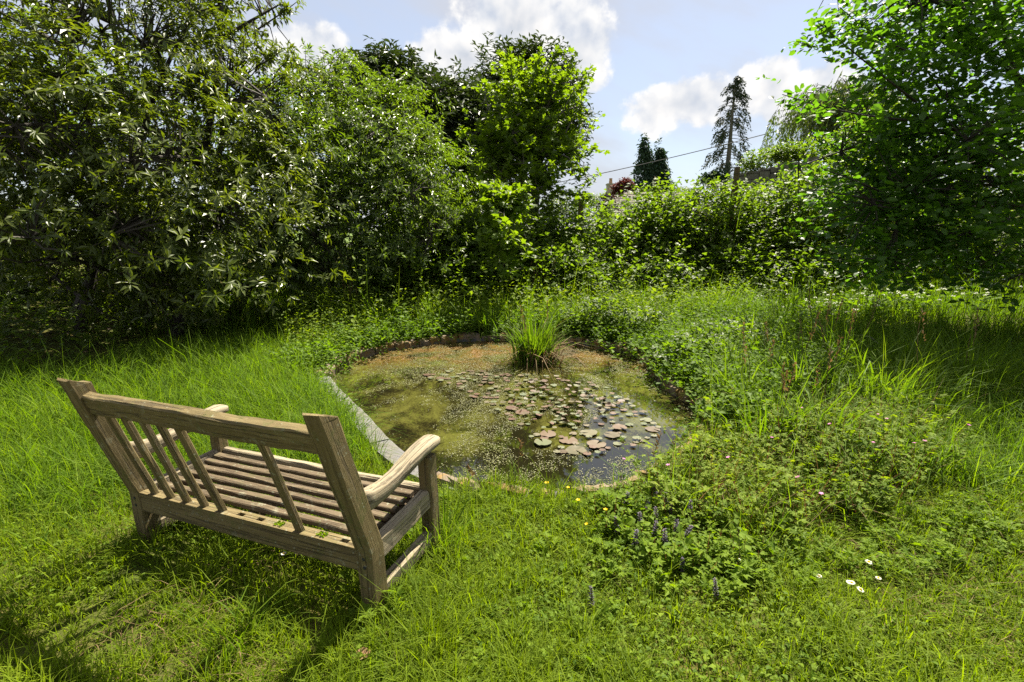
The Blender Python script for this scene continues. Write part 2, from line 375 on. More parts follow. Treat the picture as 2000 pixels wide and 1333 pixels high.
def plain(name, c, rough=.7):
    m, t, b, out = principled(name)
    pos = t.new('ShaderNodeNewGeometry').outputs['Position']
    t.put(b.inputs['Base Color'], t.mix(t.noise(pos, 20, 3, .6), c, tuple(x*.7 for x in c))); b.inputs['Roughness'].default_value = rough
    return m
M['cable'] = plain('black_cable', (.02, .02, .022))
M['post'] = wood_mat('old_post_wood', (.06, .04, .02), (.13, .09, .045), (.21, .15, .08), .4)

# ------------------------------------------------------------------ terrain and pond
WATER_Z = -0.07
pond_pts = np.array([gp(u, v, -.03)[:2] for u, v in [(636, 742), (700, 812), (775, 893), (872, 944), (985, 958), (1110, 968), (1225, 950), (1330, 890), (1398, 818),
            (1345, 772), (1296, 742), (1272, 705), (1220, 684), (1100, 664), (990, 660), (890, 662), (780, 675), (700, 693), (652, 716)]])
def spline(P, k=8):
    out = []; n = len(P)
    for i in range(n):
        a, b, c, d = P[i-1], P[i], P[(i+1) % n], P[(i+2) % n]
        for t in np.arange(k)/k:
            out.append(.5*((2*b)+(-a+c)*t+(2*a-5*b+4*c-d)*t*t+(-a+3*b-3*c+d)*t**3))
    return np.array(out)
POND = spline(pond_pts, 6)
def pond_sd(xy):
    """signed distance to the pond's edge, negative inside"""
    xy = np.asarray(xy, float); out = np.full(len(xy), 9.0)
    near = (np.abs(xy[:, 0]+.2) < 3.2) & (np.abs(xy[:, 1]-4.7) < 3.3)
    p = xy[near]; a = POND; b = np.roll(POND, -1, 0)
    res = []
    for q in np.array_split(p, max(1, len(p)//20000+1)):
        d = b-a; t = np.clip(((q[:, None]-a)*d).sum(-1)/(d*d).sum(-1), 0, 1)
        dist = np.linalg.norm(q[:, None]-(a+t[..., None]*d), axis=-1).min(1)
        cr = ((a[:, 1] > q[:, None, 1]) != (b[:, 1] > q[:, None, 1])) & (q[:, None, 0] < (b[:, 0]-a[:, 0])*(q[:, None, 1]-a[:, 1])/(b[:, 1]-a[:, 1]+1e-12)+a[:, 0])
        ins = cr.sum(1) % 2 == 1
        res.append(np.where(ins, -dist, dist))
    if res: out[near] = np.concatenate(res)
    return out
def sstep(x, a, b):
    t = np.clip((x-a)/(b-a), 0, 1); return t*t*(3-2*t)
def height(xy):
    xy = np.asarray(xy, float); x, y = xy[:, 0], xy[:, 1]
    z = .025*np.sin(x*1.7+.4)*np.sin(y*1.3+1)+.012*np.sin(x*4.1+y*2.2)
    bank = sstep(y, 9.2, 12.8)*(.75+.11*np.clip(x, -3, 9))*(1-.5*sstep(y, 22, 45))
    left = sstep(-x, 3.6, 9)*.35
    right = sstep(x, 3.0, 9)*sstep(y, 3, 9)*.25
    z = z*sstep(y, .2, 1.2)+bank+left+right
    sd = pond_sd(xy)
    z = z*sstep(sd, .0, .5)
    z = np.where(sd < .19, np.minimum(z, -.055+.05*sstep(sd, .12, .19)), z)
    return np.where(sd < .03, np.minimum(z, -.35+.30*sstep(sd, -.10, .03)), z)
def warpgrid(lo, hi, core_lo, core_hi, step, grow=1.16):
    c = list(np.arange(core_lo, core_hi, step)); s = step; a = c[-1]
    while a < hi: s *= grow; a += s; c.append(a)
    s = step; a = c[0]; pre = []
    while a > lo: s *= grow; a -= s; pre.append(a)
    return np.array(pre[::-1]+c)
gx = warpgrid(-900, 900, -3.4, 3.4, .06); gy = warpgrid(-60, 1500, .4, 8.2, .06)
X, Y = np.meshgrid(gx, gy); P = np.stack([X.ravel(), Y.ravel()], 1)
g = Geo(); nx = len(gx); ny = len(gy)
i = (np.arange(ny-1)[:, None]*nx+np.arange(nx-1)[None]).ravel()
g.add(np.column_stack([P, height(P)]), None, np.stack([i, i+1, i+nx+1, i+nx], 1))
ground = link('ground', g.mesh('ground', M['ground'], smooth=True)); prop(ground, kind='structure')

g = Geo(); ctr = POND.mean(0); n = len(POND); rings = [.0, .35, .7, .9, 1.02]
V = [np.append(ctr, WATER_Z)] + [np.append(ctr+(p-ctr)*k, WATER_Z) for k in rings[1:] for p in POND]
tri = [[0, 1+j, 1+(j+1) % n] for j in range(n)]
quad = [[1+r*n+j, 1+(r+1)*n+j, 1+(r+1)*n+(j+1) % n, 1+r*n+(j+1) % n] for r in range(len(rings)-2) for j in range(n)]
g.add(V, tri, quad)
water = link('pond_water', g.mesh('pond_water', M['water'])); prop(water, 'still brown pond water with floating weed and sky reflections', kind='structure')

# edging: grey slabs on the left, mossy stones and dark liner elsewhere
edging = empty('pond_edging', (*ctr, 0), 'low edging of grey slabs and mossy stones around the pond', 'edging'); prop(edging, kind='structure')
cum = np.concatenate([[0], np.cumsum(np.linalg.norm(np.diff(np.vstack([POND, POND[:1]]), axis=0), axis=1))]); TOT = cum[-1]
PC = np.vstack([POND, POND[:1]])
def along(s):
    s = np.asarray(s) % TOT; p = np.stack([np.interp(s, cum, PC[:, 0]), np.interp(s, cum, PC[:, 1])], -1)
    q = np.stack([np.interp((s+.02) % TOT, cum, PC[:, 0]), np.interp((s+.02) % TOT, cum, PC[:, 1])], -1)
    t = unit(q-p); nrm = np.stack([t[..., 1], -t[..., 0]], -1)
    return p, t, nrm                         # outline runs counter-clockwise: nrm points outwards
cc = ((POND-ctr)*np.stack([along(cum[:-1])[2][:, 0], along(cum[:-1])[2][:, 1]], 1)).sum()
FLIP = 1 if cc > 0 else -1
def edge_piece(s0, s1, inner, outer, z0, z1, mat, name, rough=.01, seg=6, dome=0.0):
    g = Geo(); ss_ = np.linspace(s0, s1, seg); p, t, nr = along(ss_); nr = nr*FLIP
    cols = [(inner, z0), (inner+.004, z1-.012), (inner+.02, z1), ((inner+outer)/2, z1+dome), (outer-.02, z1), (outer, z0)]
    V = np.array([[np.append(p[i]+nr[i]*(o+R.normal(0, rough)), z+R.normal(0, rough*.6)) for o, z in cols] for i in range(seg)])
    k = len(cols); q = [[i*k+j, i*k+j+1, (i+1)*k+j+1, (i+1)*k+j] for i in range(seg-1) for j in range(k-1)]
    q += []
    tr = [[0, j+1, j] for j in range(1, k-1)] + [[(seg-1)*k, (seg-1)*k+j, (seg-1)*k+j+1] for j in range(1, k-1)]
    g.add(V.reshape(-1, 3), tr, q)
    return link(name, g.mesh(name, mat, origin=(*ctr, 0)), edging)
sL0, sL1 = 0.0, None
# arclength positions of a few control points (6 samples per control point)
S = lambda i: float(np.interp(i*6, np.arange(len(cum)), cum))
a0, a1 = S(0), S(2.75)
cuts = np.linspace(a0, a1, 5)
for k in range(4): edge_piece(cuts[k]+.006, cuts[k+1]-.006, -.05, .12, -.16, .008+R.uniform(-.004, .004), M['slate'], 'slab', .003, 6)
s = a1+.01
while s < TOT-.1:
    L = R.uniform(.14, .34); e = min(s+L, TOT-.01)
    mid = (s+e)/2
    mt = M['pinkstone'] if S(4) < mid < S(6.4 if False else 7) and R.rand() < .35 else M['mossy']
    near_ = s < S(7.5); edge_piece(s, e-R.uniform(.008, .03), R.uniform(-.085, -.045), R.uniform(.01, .07) if near_ else R.uniform(.12, .20), -.14, R.uniform(-.025, .0) if near_ else R.uniform(-.01, .035), mt, 'stone', .012, 5, R.uniform(.0, .02))
    s = e
g = Geo(); ss_ = np.linspace(0, TOT, 160); p, t, nr = along(ss_); nr = nr*FLIP
V = np.array([[np.append(p[i]+nr[i]*(-.055+R.normal(0, .004)), -.22), np.append(p[i]+nr[i]*(-.05+R.normal(0, .004)), -.035+R.normal(0, .006)), np.append(p[i]+nr[i]*.03, -.04)] for i in range(160)])
g.add(V.reshape(-1, 3), None, [[i*3+j, i*3+j+1, (i+1)*3+j+1, (i+1)*3+j] for i in range(159) for j in range(2)])
link('liner', g.mesh('liner', M['liner'], origin=(*ctr, 0)), edging)

# floating weed: uncountable small leaflets, thick in patches
N = 460000
P = np.column_stack([R.uniform(-2.1, 1.9, N), R.uniform(2.4, 7.1, N)]); sd = pond_sd(P)
p3 = np.column_stack([P[:, 0]*1.0, P[:, 1]*.62, np.zeros(N)])
nz = sine_noise(p3, 3.2, 5, 4)+.5*sine_noise(p3*3, 6.0, 8, 3)+.25*sine_noise(p3*9, 9.0, 18, 2)
den = .004+.80*sstep(nz, -.15, .7)
den *= 1-.93*sstep(3.35-P[:, 1]+.35*np.sin(P[:, 0]*3), 0, .35)*sstep(P[:, 0], -.95, -.6)*(nz < .15)   # open water by the near edge
den = np.maximum(den, .55*sstep(P[:, 1], 5.0, 5.9)*sstep(nz, -1.2, .3))
den = np.maximum(den, .4*sstep(P[:, 0]-.25*np.sin(P[:, 1]*3), .95, 1.35)*sstep(nz, -.9, .3)*(P[:, 1] > 3.3))
keep = (sd < -.05) & (R.rand(N) < .55*den*np.clip((P[:, 1]/4.2), .75, 1.0)); P = P[keep]; n = len(P)
g = Geo(); a = R.uniform(0, 6.28, n); ax = np.column_stack([np.cos(a), np.sin(a), R.normal(0, .16, n)])
stamp(g, leaf2(.42, .05), np.column_stack([P, WATER_Z+R.uniform(.001, .006, n)]), frames(ax, np.column_stack([R.normal(0, .2, (n, 2)), np.ones(n)])), R.uniform(.004, .011, n), R.rand(n))
weed = link('pondweed', g.mesh('pondweed', M['weed'])); prop(weed, 'yellow green and rusty weed floating in patches on the pond', 'pondweed', kind='stuff')

# water lily: every pad a part
lily_c = gp(1060, 790, WATER_Z)
lily = empty('water_lily', lily_c, 'water lily with a raft of pale green and bronze round pads', 'water lily')
def pad_mesh(seed, curl):
    r = np.random.RandomState(seed); g = Geo(); k = 20; n1 = r.uniform(.16, .3); V = [[0, 0, 0]]
    for rad in (.55, 1.0):
        for j in range(k):
            a = n1+(2*math.pi-2*n1)*j/(k-1)
            rr = rad*(1+.05*math.sin(3*a+seed)); z = (.03*r.normal() if rad == 1 else 0)+curl*rad**2*max(0, math.cos(a-seed*1.3))**2*(1 if rad == 1 else .35)
            V.append([rr*math.cos(a), rr*math.sin(a), z])
    tri = [[0, 1+j, 2+j] for j in range(k-1)]; q = [[1+j, 1+k+j, 2+k+j, 2+j] for j in range(k-1)]
    g.add(V, tri, q); return g.mesh('pad', M['pad'], smooth=True)
pads = [pad_mesh(i, c) for i, c in enumerate([0, 0, 0, .05, .1, .35, .8, 1.0])]
placed = []
zone = np.array([[825, 738], [880, 722], [960, 726], [1050, 733], [1130, 742], [1200, 762], [1245, 800], [1290, 815], [1285, 850], [1235, 880], [1150, 895], [1070, 885], [1010, 840], [960, 800], [900, 765]])
zp = np.array([gp(u, v, WATER_Z)[:2] for u, v in zone])
def inside(p, poly):
    a = poly; b = np.roll(poly, -1, 0)
    cr = ((a[:, 1] > p[1]) != (b[:, 1] > p[1])) & (p[0] < (b[:, 0]-a[:, 0])*(p[1]-a[:, 1])/(b[:, 1]-a[:, 1]+1e-12)+a[:, 0])
    return cr.sum() % 2 == 1
tries = 0
fixed = [(1020, 806, .075), (1275, 840, .07), (1262, 822, .06), (1110, 862, .085), (1125, 882, .09), (1165, 870, .085), (1150, 848, .08), (1195, 852, .075), (1070, 850, .08), (835, 734, .06), (860, 742, .06), (1000, 800, .07), (1210, 838, .07), (1060, 868, .08)]
for u, v, r_ in fixed: placed.append((*gp(u, v, WATER_Z)[:2], r_*.82, 0))
while len(placed) < 298 and tries < 9000:
    tries += 1
    p = zp.min(0)+(zp.max(0)-zp.min(0))*R.rand(2)
    if not inside(p, zp): continue
    r_ = R.uniform(.018, .034)
    mid = np.linalg.norm((p-gp(1095, 785, WATER_Z)[:2])/np.array([.55, .6])) < 1
    if all((p[0]-q[0])**2+(p[1]-q[1])**2 > ((r_+q[2])*(.46 if mid else .66))**2 for q in placed): placed.append((p[0], p[1], r_, 1 if mid else 0))
for k, (x, y, r_, mid) in enumerate(placed):
    ci = R.choice([0, 1, 2, 3, 4, 5, 6, 7], p=[.09, .09, .09, .14, .16, .17, .14, .12]) if mid else R.choice([0, 1, 2, 3, 4], p=[.25, .25, .2, .2, .1])
    o = link('pad', pads[ci], lily, (x-lily_c[0], y-lily_c[1], .006+.0009*(k % 17)+(.008 if mid else 0)), (R.normal(0, .10 if mid else .015), R.normal(0, .10 if mid else .015), R.uniform(0, 6.28)))
    o.scale = (r_, r_*R.uniform(.9, 1.0), r_)

# ------------------------------------------------------------------ bench
YAW, TI, RO = -.3929, .0148, .0256
bench = empty('garden_bench', (-1.1306, 1.9012, 0.0), 'weathered oak garden bench with missing back slats facing the pond', 'bench', rot=(TI, -RO, YAW))
W_, T_, DP, RK, ZK, H_, ZT, ZB, QT, QB, DD = 1.366, .070, .078, .172, .262, .85, .778, .690, .266, .176, .452
def beam(name, p0, p1, wd, ht, up, mat, n=8, wob=.0018, bevel=.006, prof=None, parent=None):
    """a worn timber from p0 to p1, wd across and ht along up, edges eased"""
    g = Geo(); p0 = np.array(p0, float); p1 = np.array(p1, float); L = np.linalg.norm(p1-p0); d = (p1-p0)/L
    u = np.array(up, float); u = u-(u@d)*d; u /= np.linalg.norm(u); s = np.cross(d, u)
    sec = np.array([[-.5, -.5, 1, 0], [-.5, -.5, 0, 1], [-.5, .5, 0, -1], [-.5, .5, 1, 0], [.5, .5, -1, 0], [.5, .5, 0, -1], [.5, -.5, 0, 1], [.5, -.5, -1, 0]])
    off = R.uniform(0, 50, 3); rings = []; gr = []
    ts = np.concatenate([[0, bevel/L], np.linspace(0, 1, n)[1:-1], [1-bevel/L, 1]])
    for i, t in enumerate(ts):
        e = .35*bevel if i in (0, len(ts)-1) else 0
        bx, bz = R.normal(0, wob*.6, 2)
        sw, sh = (1, 1) if prof is None else prof(t)
        xy = np.stack([sec[:, 0]*(wd*sw-2*e)+sec[:, 2]*bevel, sec[:, 1]*(ht*sh-2*e)+sec[:, 3]*bevel], 1)+R.normal(0, wob*.5, (8, 2))+(bx, bz)
        rings.append(p0+d*L*t+xy[:, :1]*s+xy[:, 1:]*u); gr.append(np.column_stack([np.full(8, L*t), xy])+off)
    V = np.concatenate(rings); m = len(ts)
    q = [[i*8+j, i*8+(j+1) % 8, (i+1)*8+(j+1) % 8, (i+1)*8+j] for i in range(m-1) for j in range(8)]
    tr = [[0, j+1, j] for j in range(1, 7)]+[[(m-1)*8, (m-1)*8+j, (m-1)*8+j+1] for j in range(1, 7)]
    g.add(V, tr, q, None, np.concatenate(gr))
    return link(name, g.mesh(name, mat, grain=True), bench if parent is None else parent)
yr = lambda z: -RK*max(0.0, z-ZK)/(H_-ZK)
def rear_leg(sx):
    g = Geo(); off = R.uniform(0, 50, 3); x0, x1 = (W_/2-T_, W_/2) if sx > 0 else (-W_/2, -W_/2+T_)
    zs = [-.04, .02, .12, .22, ZK, .33, .45, .57, .69, .78, .82, H_]
    rings, gr = [], []
    for k, z in enumerate(zs):
        y0 = yr(z); wear = .006 if z <= .02 else 0
        dp = DP*(1.0 if z < ZK+.02 else 1.0)
        sec = np.array([(x0+.005, y0), (x1-.005, y0), (x1, y0+.005), (x1, y0+dp-.005), (x1-.005, y0+dp), (x0+.005, y0+dp), (x0, y0+dp-.005), (x0, y0+.005)])
        sec = sec+R.normal(0, .0012, sec.shape)
        zz = np.full(8, z)
        if k == len(zs)-1: zz = z+np.array([0, .002, 0, -.030, -.034, -.03, -.028, .004])+R.normal(0, .003, 8)
        rings.append(np.column_stack([sec, zz])); gr.append(np.column_stack([zz, sec-[x0, y0]])+off)
    q = [[i*8+j, i*8+(j+1) % 8, (i+1)*8+(j+1) % 8, (i+1)*8+j] for i in range(len(zs)-1) for j in range(8)]
    m = len(zs); tr = [[(m-1)*8, (m-1)*8+j, (m-1)*8+j+1] for j in range(1, 7)]
    g.add(np.concatenate(rings), tr, q, None, np.concatenate(gr))
    return link('leg', g.mesh('leg', M['oak'], grain=True), bench)
for sx in (1, -1): rear_leg(sx)
for sx in (1, -1):
    for z in (.20, .235):
        g = Geo(); xq = sx*(W_/2-T_/2); tube(g, [[xq, .004, z], [xq, -.0015, z], [xq, -.002, z]], np.array([.007, .007, .004]), 8); link('bolt_hole_disc', g.mesh('bolt_hole_disc', M['cable']), bench)  # dark discs on the surface, painting the shade inside bolt holes
SF = .295                                                    # seat height at the front
XI = W_/2-T_
for sx in (1, -1):
    xc = sx*(W_/2-T_/2)
    beam('leg', (xc, DD, -.03), (xc, DD, .445), .062, .062, (0, 1, 0), M['oak'], 6)
    beam('side_rail', (xc, DP-.004, .232), (xc, DD-.028, .252), .045, .085, (0, 0, 1), M['oak_pale'], 6)
    beam('stretcher', (xc, DP-.004, .055), (xc, DD-.028, .065), .045, .060, (0, 0, 1), M['oak_pale'], 5)
# arms: low and narrow at the back, rising to a broad rounded hand rest
def arm(sx):
    g = Geo(); off = R.uniform(0, 50, 3); xc = sx*(W_/2-T_/2+.004); rings = []; gr = []
    st = [(yr(.50)+DP-.012, .462, .058, .100), (.06, .450, .056, .078), (.14, .446, .058, .060), (.22, .456, .066, .054), (.30, .475, .078, .050), (.38, .490, .084, .046), (.44, .496, .088, .044), (.485, .497, .086, .042), (.510, .496, .070, .038), (.522, .494, .040, .030)]
    for y, z, wd, ht in st:
        a = np.arange(10)*2*math.pi/10+.314
        ex = np.sign(np.cos(a))*np.abs(np.cos(a))**.45*wd/2; ez = np.sign(np.sin(a))*np.abs(np.sin(a))**.45*ht/2
        x = xc+ex+R.normal(0, .0012, 10); zz = z+ez+R.normal(0, .0012, 10)
        rings.append(np.column_stack([x, np.full(10, y), zz])); gr.append(np.column_stack([np.full(10, y), ex, ez])+off)
    m = len(st)
    q = [[i*10+j, (i+1)*10+j, (i+1)*10+(j+1) % 10, i*10+(j+1) % 10] for i in range(m-1) for j in range(10)]
    tr = [[0, j, j+1] for j in range(1, 9)]+[[(m-1)*10, (m-1)*10+j+1, (m-1)*10+j] for j in range(1, 9)]
    g.add(np.concatenate(rings), tr, q, None, np.concatenate(gr))
    return link('arm', g.mesh('arm', M['oak_pale'], smooth=True, grain=True), bench)
for sx in (1, -1): arm(sx)
# rails
dirb = np.array([0, yr(ZT)-yr(ZB), ZT-ZB]); dirb /= np.linalg.norm(dirb); nb = np.cross([1, 0, 0], dirb)
zc = (ZT+ZB)/2
beam('top_rail', (-XI-.004, yr(zc)+.032, zc), (XI+.004, yr(zc)+.032, zc), .044, np.linalg.norm([yr(ZT)-yr(ZB), ZT-ZB]), dirb, M['oak'], 14, .0022)
beam('front_rail', (-XI-.004, DD+.004, .262), (XI+.004, DD+.004, .262), .034, .070, (0, 0, 1), M['oak_pale'], 12)
# bottom rail, with the empty mortises of the lost slats cut into its top
slat_x = -XI+.075+np.arange(11)*((2*XI-.15)/10)
present = {0, 1, 2, 3, 4, 8}; mossed = {7, 9}
def box(g, x0, x1, y0, y1, z0, z1, off):
    V = np.array([(x, y, z) for x in (x0, x1) for y in (y0, y1) for z in (z0, z1)])+R.normal(0, .0006, (8, 3))
    g.add(V, None, [[0, 1, 3, 2], [4, 6, 7, 5], [0, 4, 5, 1], [2, 3, 7, 6], [0, 2, 6, 4], [1, 5, 7, 3]], None, V+off)
g = Geo(); off = R.uniform(0, 50, 3); y0, y1 = .006, .058; ytop = QT; zl = QT-.030
xs = np.linspace(-XI-.004, XI+.004, 12)
box(g, xs[0], xs[-1], y0, y1, QB, zl, off)
my0, my1 = .022, .044
box(g, xs[0], xs[-1], y0, my0, zl-.001, QT, off); box(g, xs[0], xs[-1], my1, y1, zl-.001, QT-.001, off)
edges_ = [xs[0]]
for k, x in enumerate(slat_x):
    if k in present or k in mossed: continue
    edges_ += [x-.019, x+.019]
edges_.append(xs[-1])
for k in range(0, len(edges_), 2): box(g, edges_[k], edges_[k+1], my0-.001, my1+.001, zl-.001, QT-.0005, off)
link('bottom_rail', g.mesh('bottom_rail', M['oak'], grain=True), bench)
for k in mossed:
    g = Geo(); n = 60; a = rdir(n); a[:, 2] = np.abs(a[:, 2])+.4
    stamp(g, leaf2(.5), np.column_stack([slat_x[k]+R.uniform(-.02, .02, n), R.uniform(.02, .046, n), np.full(n, QT)]), frames(a, rdir(n)), R.uniform(.006, .012, n), R.rand(n))
    link('moss', g.mesh('moss', M['clover']), bench)
for k in sorted(present):
    x = slat_x[k]
    beam('back_slat', (x, .036, QT-.02), (x+R.normal(0, .003), yr(ZB)+.030, ZB+.012), .036, .020, (0, 1, .25), M['oak'], 6, .001, .003)
ys = np.linspace(.098, DD-.058, 6)
for k, y in enumerate(ys):
    z = .262+.018*(y/DD)
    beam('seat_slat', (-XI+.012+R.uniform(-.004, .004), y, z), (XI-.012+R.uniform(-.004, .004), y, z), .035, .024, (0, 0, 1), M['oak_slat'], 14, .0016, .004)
for x in (-XI+.03, .0, XI-.03):
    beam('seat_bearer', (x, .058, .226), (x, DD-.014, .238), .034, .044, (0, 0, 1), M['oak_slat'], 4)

# ------------------------------------------------------------------ trees and shrubs
def crown_points(blobs, n, r, gap=.0, freq=2.2, shell=.34, zmin=None, seed=1, clump=None):
    """cluster points through a union of lumpy ellipsoids, with gaps, and their outward directions"""
    vol = np.array([b[3]*b[4]*b[5] for b in blobs])**.75; cnt = np.maximum(4, (n*1.6*vol/vol.sum()).astype(int))
    P, O = [], []
    for b, k in zip(blobs, cnt):
        d = rdir(k, r); rr = r.rand(k)**shell
        lump = 1+.22*sine_noise(d*1.0, 3.4, seed+int(abs(b[0])*100) % 977, 2)
        P.append(np.array(b[:3])+d*np.array(b[3:6])*(rr*lump)[:, None]); O.append(d)
    P = np.concatenate(P); O = np.concatenate(O)
    if clump:                                  # most leaves sit on flattish boughs with darkness between them
        per, sx, sz = clump; m = max(6, len(P)//per); sel = r.permutation(len(P))[:m]; pick = r.randint(0, m, len(P)); on = r.rand(len(P)) < .82
        off = r.normal(0, 1, P.shape)*[sx, sx, sz]; out = O[sel][pick]; off[:, 2] -= (off[:, 0]*out[:, 0]+off[:, 1]*out[:, 1])*.45   # boughs droop outwards
        P = np.where(on[:, None], P[sel][pick]+off, P); O = np.where(on[:, None], unit(out+off*.4/sx), O)
    k = sine_noise(P, freq, seed+31, 3) > (gap-.75)
    if zmin is not None: k &= P[:, 2] > height(P[:, :2])+zmin
    P, O = P[k], O[k]
    idx = r.permutation(len(P))[:n]
    return P[idx], O[idx]
def whorl(geo, P, d, tmpl, size, k, r, open_=(50, 88), droop=.25):
    n = len(P); Pk = np.repeat(P, k, 0); dk = np.repeat(d, k, 0)
    ref = np.repeat(rdir(n, r), k, 0); a = unit(np.cross(dk, ref)); b = np.cross(dk, a)
    ph = np.tile(np.arange(k)*2.399, n)+np.repeat(r.rand(n)*6.28, k)+r.normal(0, .25, n*k)
    th = np.radians(r.uniform(*open_, n*k))
    ax = dk*np.cos(th)[:, None]+(a*np.cos(ph)[:, None]+b*np.sin(ph)[:, None])*np.sin(th)[:, None]
    ax[:, 2] -= droop*r.uniform(.3, 1.3, n*k)
    base = Pk+dk*r.uniform(-.05, .03, n*k)[:, None]
    nrm = dk*.8+np.array([0, 0, .7])+r.normal(0, .28, (n*k, 3))
    rn = np.clip(np.repeat(r.rand(n), k)*.5+r.rand(n*k)*.5, 0, 1)
    stamp(geo, tmpl, base, frames(ax, nrm), np.repeat(r.uniform(.75, 1.2, n), k)*r.uniform(.65, 1.15, n*k)*size, rn)
def spray(geo, P, d, tmpl, size, k, r, length=.3, droop=.1, flat=.5):
    n = len(P); t = np.tile(np.linspace(0, 1, k), n); dk = np.repeat(d, k, 0)
    side = unit(np.cross(d, np.array([0, 0, 1.])+r.normal(0, flat*.5, (n, 3)))); sk = np.repeat(side, k, 0)*np.where(np.arange(n*k) % 2, 1, -1)[:, None]
    base = np.repeat(P, k, 0)+dk*(t-.6)[:, None]*length
    base[:, 2] -= droop*(t**2)*length
    ax = sk*r.uniform(.6, 1.1, n*k)[:, None]+dk*r.uniform(.3, .9, n*k)[:, None]+r.normal(0, .22, (n*k, 3)); ax[:, 2] -= droop*1.5*r.rand(n*k)
    nrm = np.array([0, 0, 1.])+r.normal(0, flat, (n*k, 3))
    rn = np.clip(np.repeat(r.rand(n), k)*.5+r.rand(n*k)*.5, 0, 1)
    stamp(geo, tmpl, base, frames(ax, nrm), r.uniform(.6, 1.2, n*k)*size, rn)
def tree(name, label, cat, base, blobs, n, leaf, size, k, mat, style='whorl', bark='bark', stems=1, r0=.09, seed=1, gap=0., freq=2.2, shell=.34, zmin=.1,
         shoots=(), twigs=.3, limbs=14, group=None, droop=.25, length=.3, spread=.25, up=.5, open_=(50, 88), flat=.5, wobble=.06, clump=None, follow=0.):
    r = np.random.RandomState(seed); base = np.array(base, float); base[2] = height(base[None, :2])[0]-.03
    root = empty(name, base, label, cat, group)
    P, O = crown_points(blobs, n, r, gap, freq, shell, zmin, seed, clump)
    for s0, s1, cnt in shoots:
        t = r.rand(cnt)**.8; s0 = np.array(s0); s1 = np.array(s1)
        P = np.concatenate([P, s0+(s1-s0)*t[:, None]+r.normal(0, .05, (cnt, 3))]); O = np.concatenate([O, unit(np.tile(s1-s0, (cnt, 1))+r.normal(0, .5, (cnt, 3)))])
    d = unit(O*.75+np.array([0, 0, up])+rdir(len(P), r)*.55)
    g = Geo()
    if style == 'whorl': whorl(g, P, d, leaf, size, k, r, open_, droop)
    else: spray(g, P, d, leaf, size, k, r, length, droop, flat)
    # wood: stems, limbs and twigs
    b = Geo(); C0 = np.mean([x[:3] for x in blobs], 0); nodes = []
    tops = [np.array(x[:3])+np.array([0, 0, x[5]*.3 if limbs else -x[5]*1.2]) for x in sorted(blobs, key=lambda q: -q[2])]
    for s in range(stems):
        top = tops[s % len(tops)]; o = base+np.append(r.normal(0, spread*(stems > 1), 2), 0)+np.append((top-base)[:2]*follow, 0); o[2] = height(o[None, :2])[0]-.05
        L = np.linalg.norm(top-o); pts = curve(o, top, r.normal(0, wobble*L, 3)*[1, 1, .3], 12)
        tube(b, pts, np.linspace(r0, r0*.12, 12)*r.uniform(.7, 1.05), 8, .5, .08, r); nodes.append(pts[2:])
    nodes = np.concatenate(nodes); lim = []
    for q in P[r.permutation(len(P))[:limbs]]:
        c = nodes[nodes[:, 2] < q[2]+.3] if (nodes[:, 2] < q[2]+.3).any() else nodes
        s = c[np.argmin(np.linalg.norm(c-q, axis=1)+r.rand(len(c))*.4)]; L = np.linalg.norm(q-s)
        pts = curve(s, q, r.normal(0, .07*L, 3)+[0, 0, .05*L], 8); tube(b, pts, np.linspace(r0*.38, r0*.08, 8), 5, .5, .06, r); lim.append(pts[1:])
    allp = np.concatenate([nodes]+lim)
    sel = r.permutation(len(P))[:int(len(P)*twigs)]
    for q in P[sel]:
        dd = np.linalg.norm(allp-q, axis=1); s = allp[np.argmin(dd)]; L = dd.min()
        if L < .7: tube(b, curve(s, q, r.normal(0, .08*L, 3), 3), np.linspace(.012, .004, 3)*(r0/.09)**.5, 3, .5, 0, r)
    for s0, s1, cnt in shoots: tube(b, curve(s0, s1, r.normal(0, .04, 3), 6), np.linspace(.014, .004, 6), 4)
    link('trunk', b.mesh('trunk', M[bark], origin=base, grain=True), root)
    cr = link('crown', g.mesh('crown', M[mat], origin=base), root); prop(cr, kind='stuff')
    return root
SLOPE = [0.0, 350.0]                      # how far a crown's face leans back with height
def bl(u, v, Y, rx, ry=None, rz=None):
    k = 1+SLOPE[0]*(SLOPE[1]-v)/350
    return (*at(u, v, Y*k), rx*k, (ry or rx)*k, (rz or rx)*k)

SLOPE[:] = [.30, 350]
tree('rhododendron', 'tall glossy dark rhododendron with long drooping leaves filling the left edge', 'shrub', gp(70, 672),
     [bl(120, 120, 5.8, 1.9, 1.4, 1.4), bl(390, 90, 6.3, 1.0, 1.2, 1.2), bl(200, 330, 5.7, 1.9, 1.2, 1.2), bl(430, 320, 6.5, 1.0, 1.1, 1.1), bl(-120, 250, 5.3, 1.4, 1.3, 1.8),
      bl(340, 480, 6.4, 1.2, 1.0, .8), bl(150, 430, 6.0, 1.2, .8, .55), bl(150, -160, 6.0, 1.9, 1.5, 1.1), bl(430, -70, 6.4, .75, .9, .8), bl(500, 440, 6.9, .7, .7, .8), bl(450, 200, 6.6, .8, .9, .9), bl(60, 330, 5.5, 1.0, .9, 1.0), bl(540, 330, 7.0, .6, .7, .8), bl(520, 220, 7.2, .5, .6, .7)],
     6800, leaf4(.16, .12), .108, 9, 'rhodo', stems=6, r0=.10, seed=3, gap=-.6, clump=(14, .26, .06), droop=.4, follow=.6, freq=1.9, limbs=40, twigs=.35, zmin=.4,
     shoots=[(at(500, 60, 7.9), at(585, 0, 8.0), 16), (at(500, 130, 7.4), at(548, 100, 7.4), 12), (at(460, 0, 8.1), at(520, -40, 8.2), 12), (at(480, 190, 7.3), at(560, 150, 7.4), 10)])
SLOPE[:] = [0, 350]
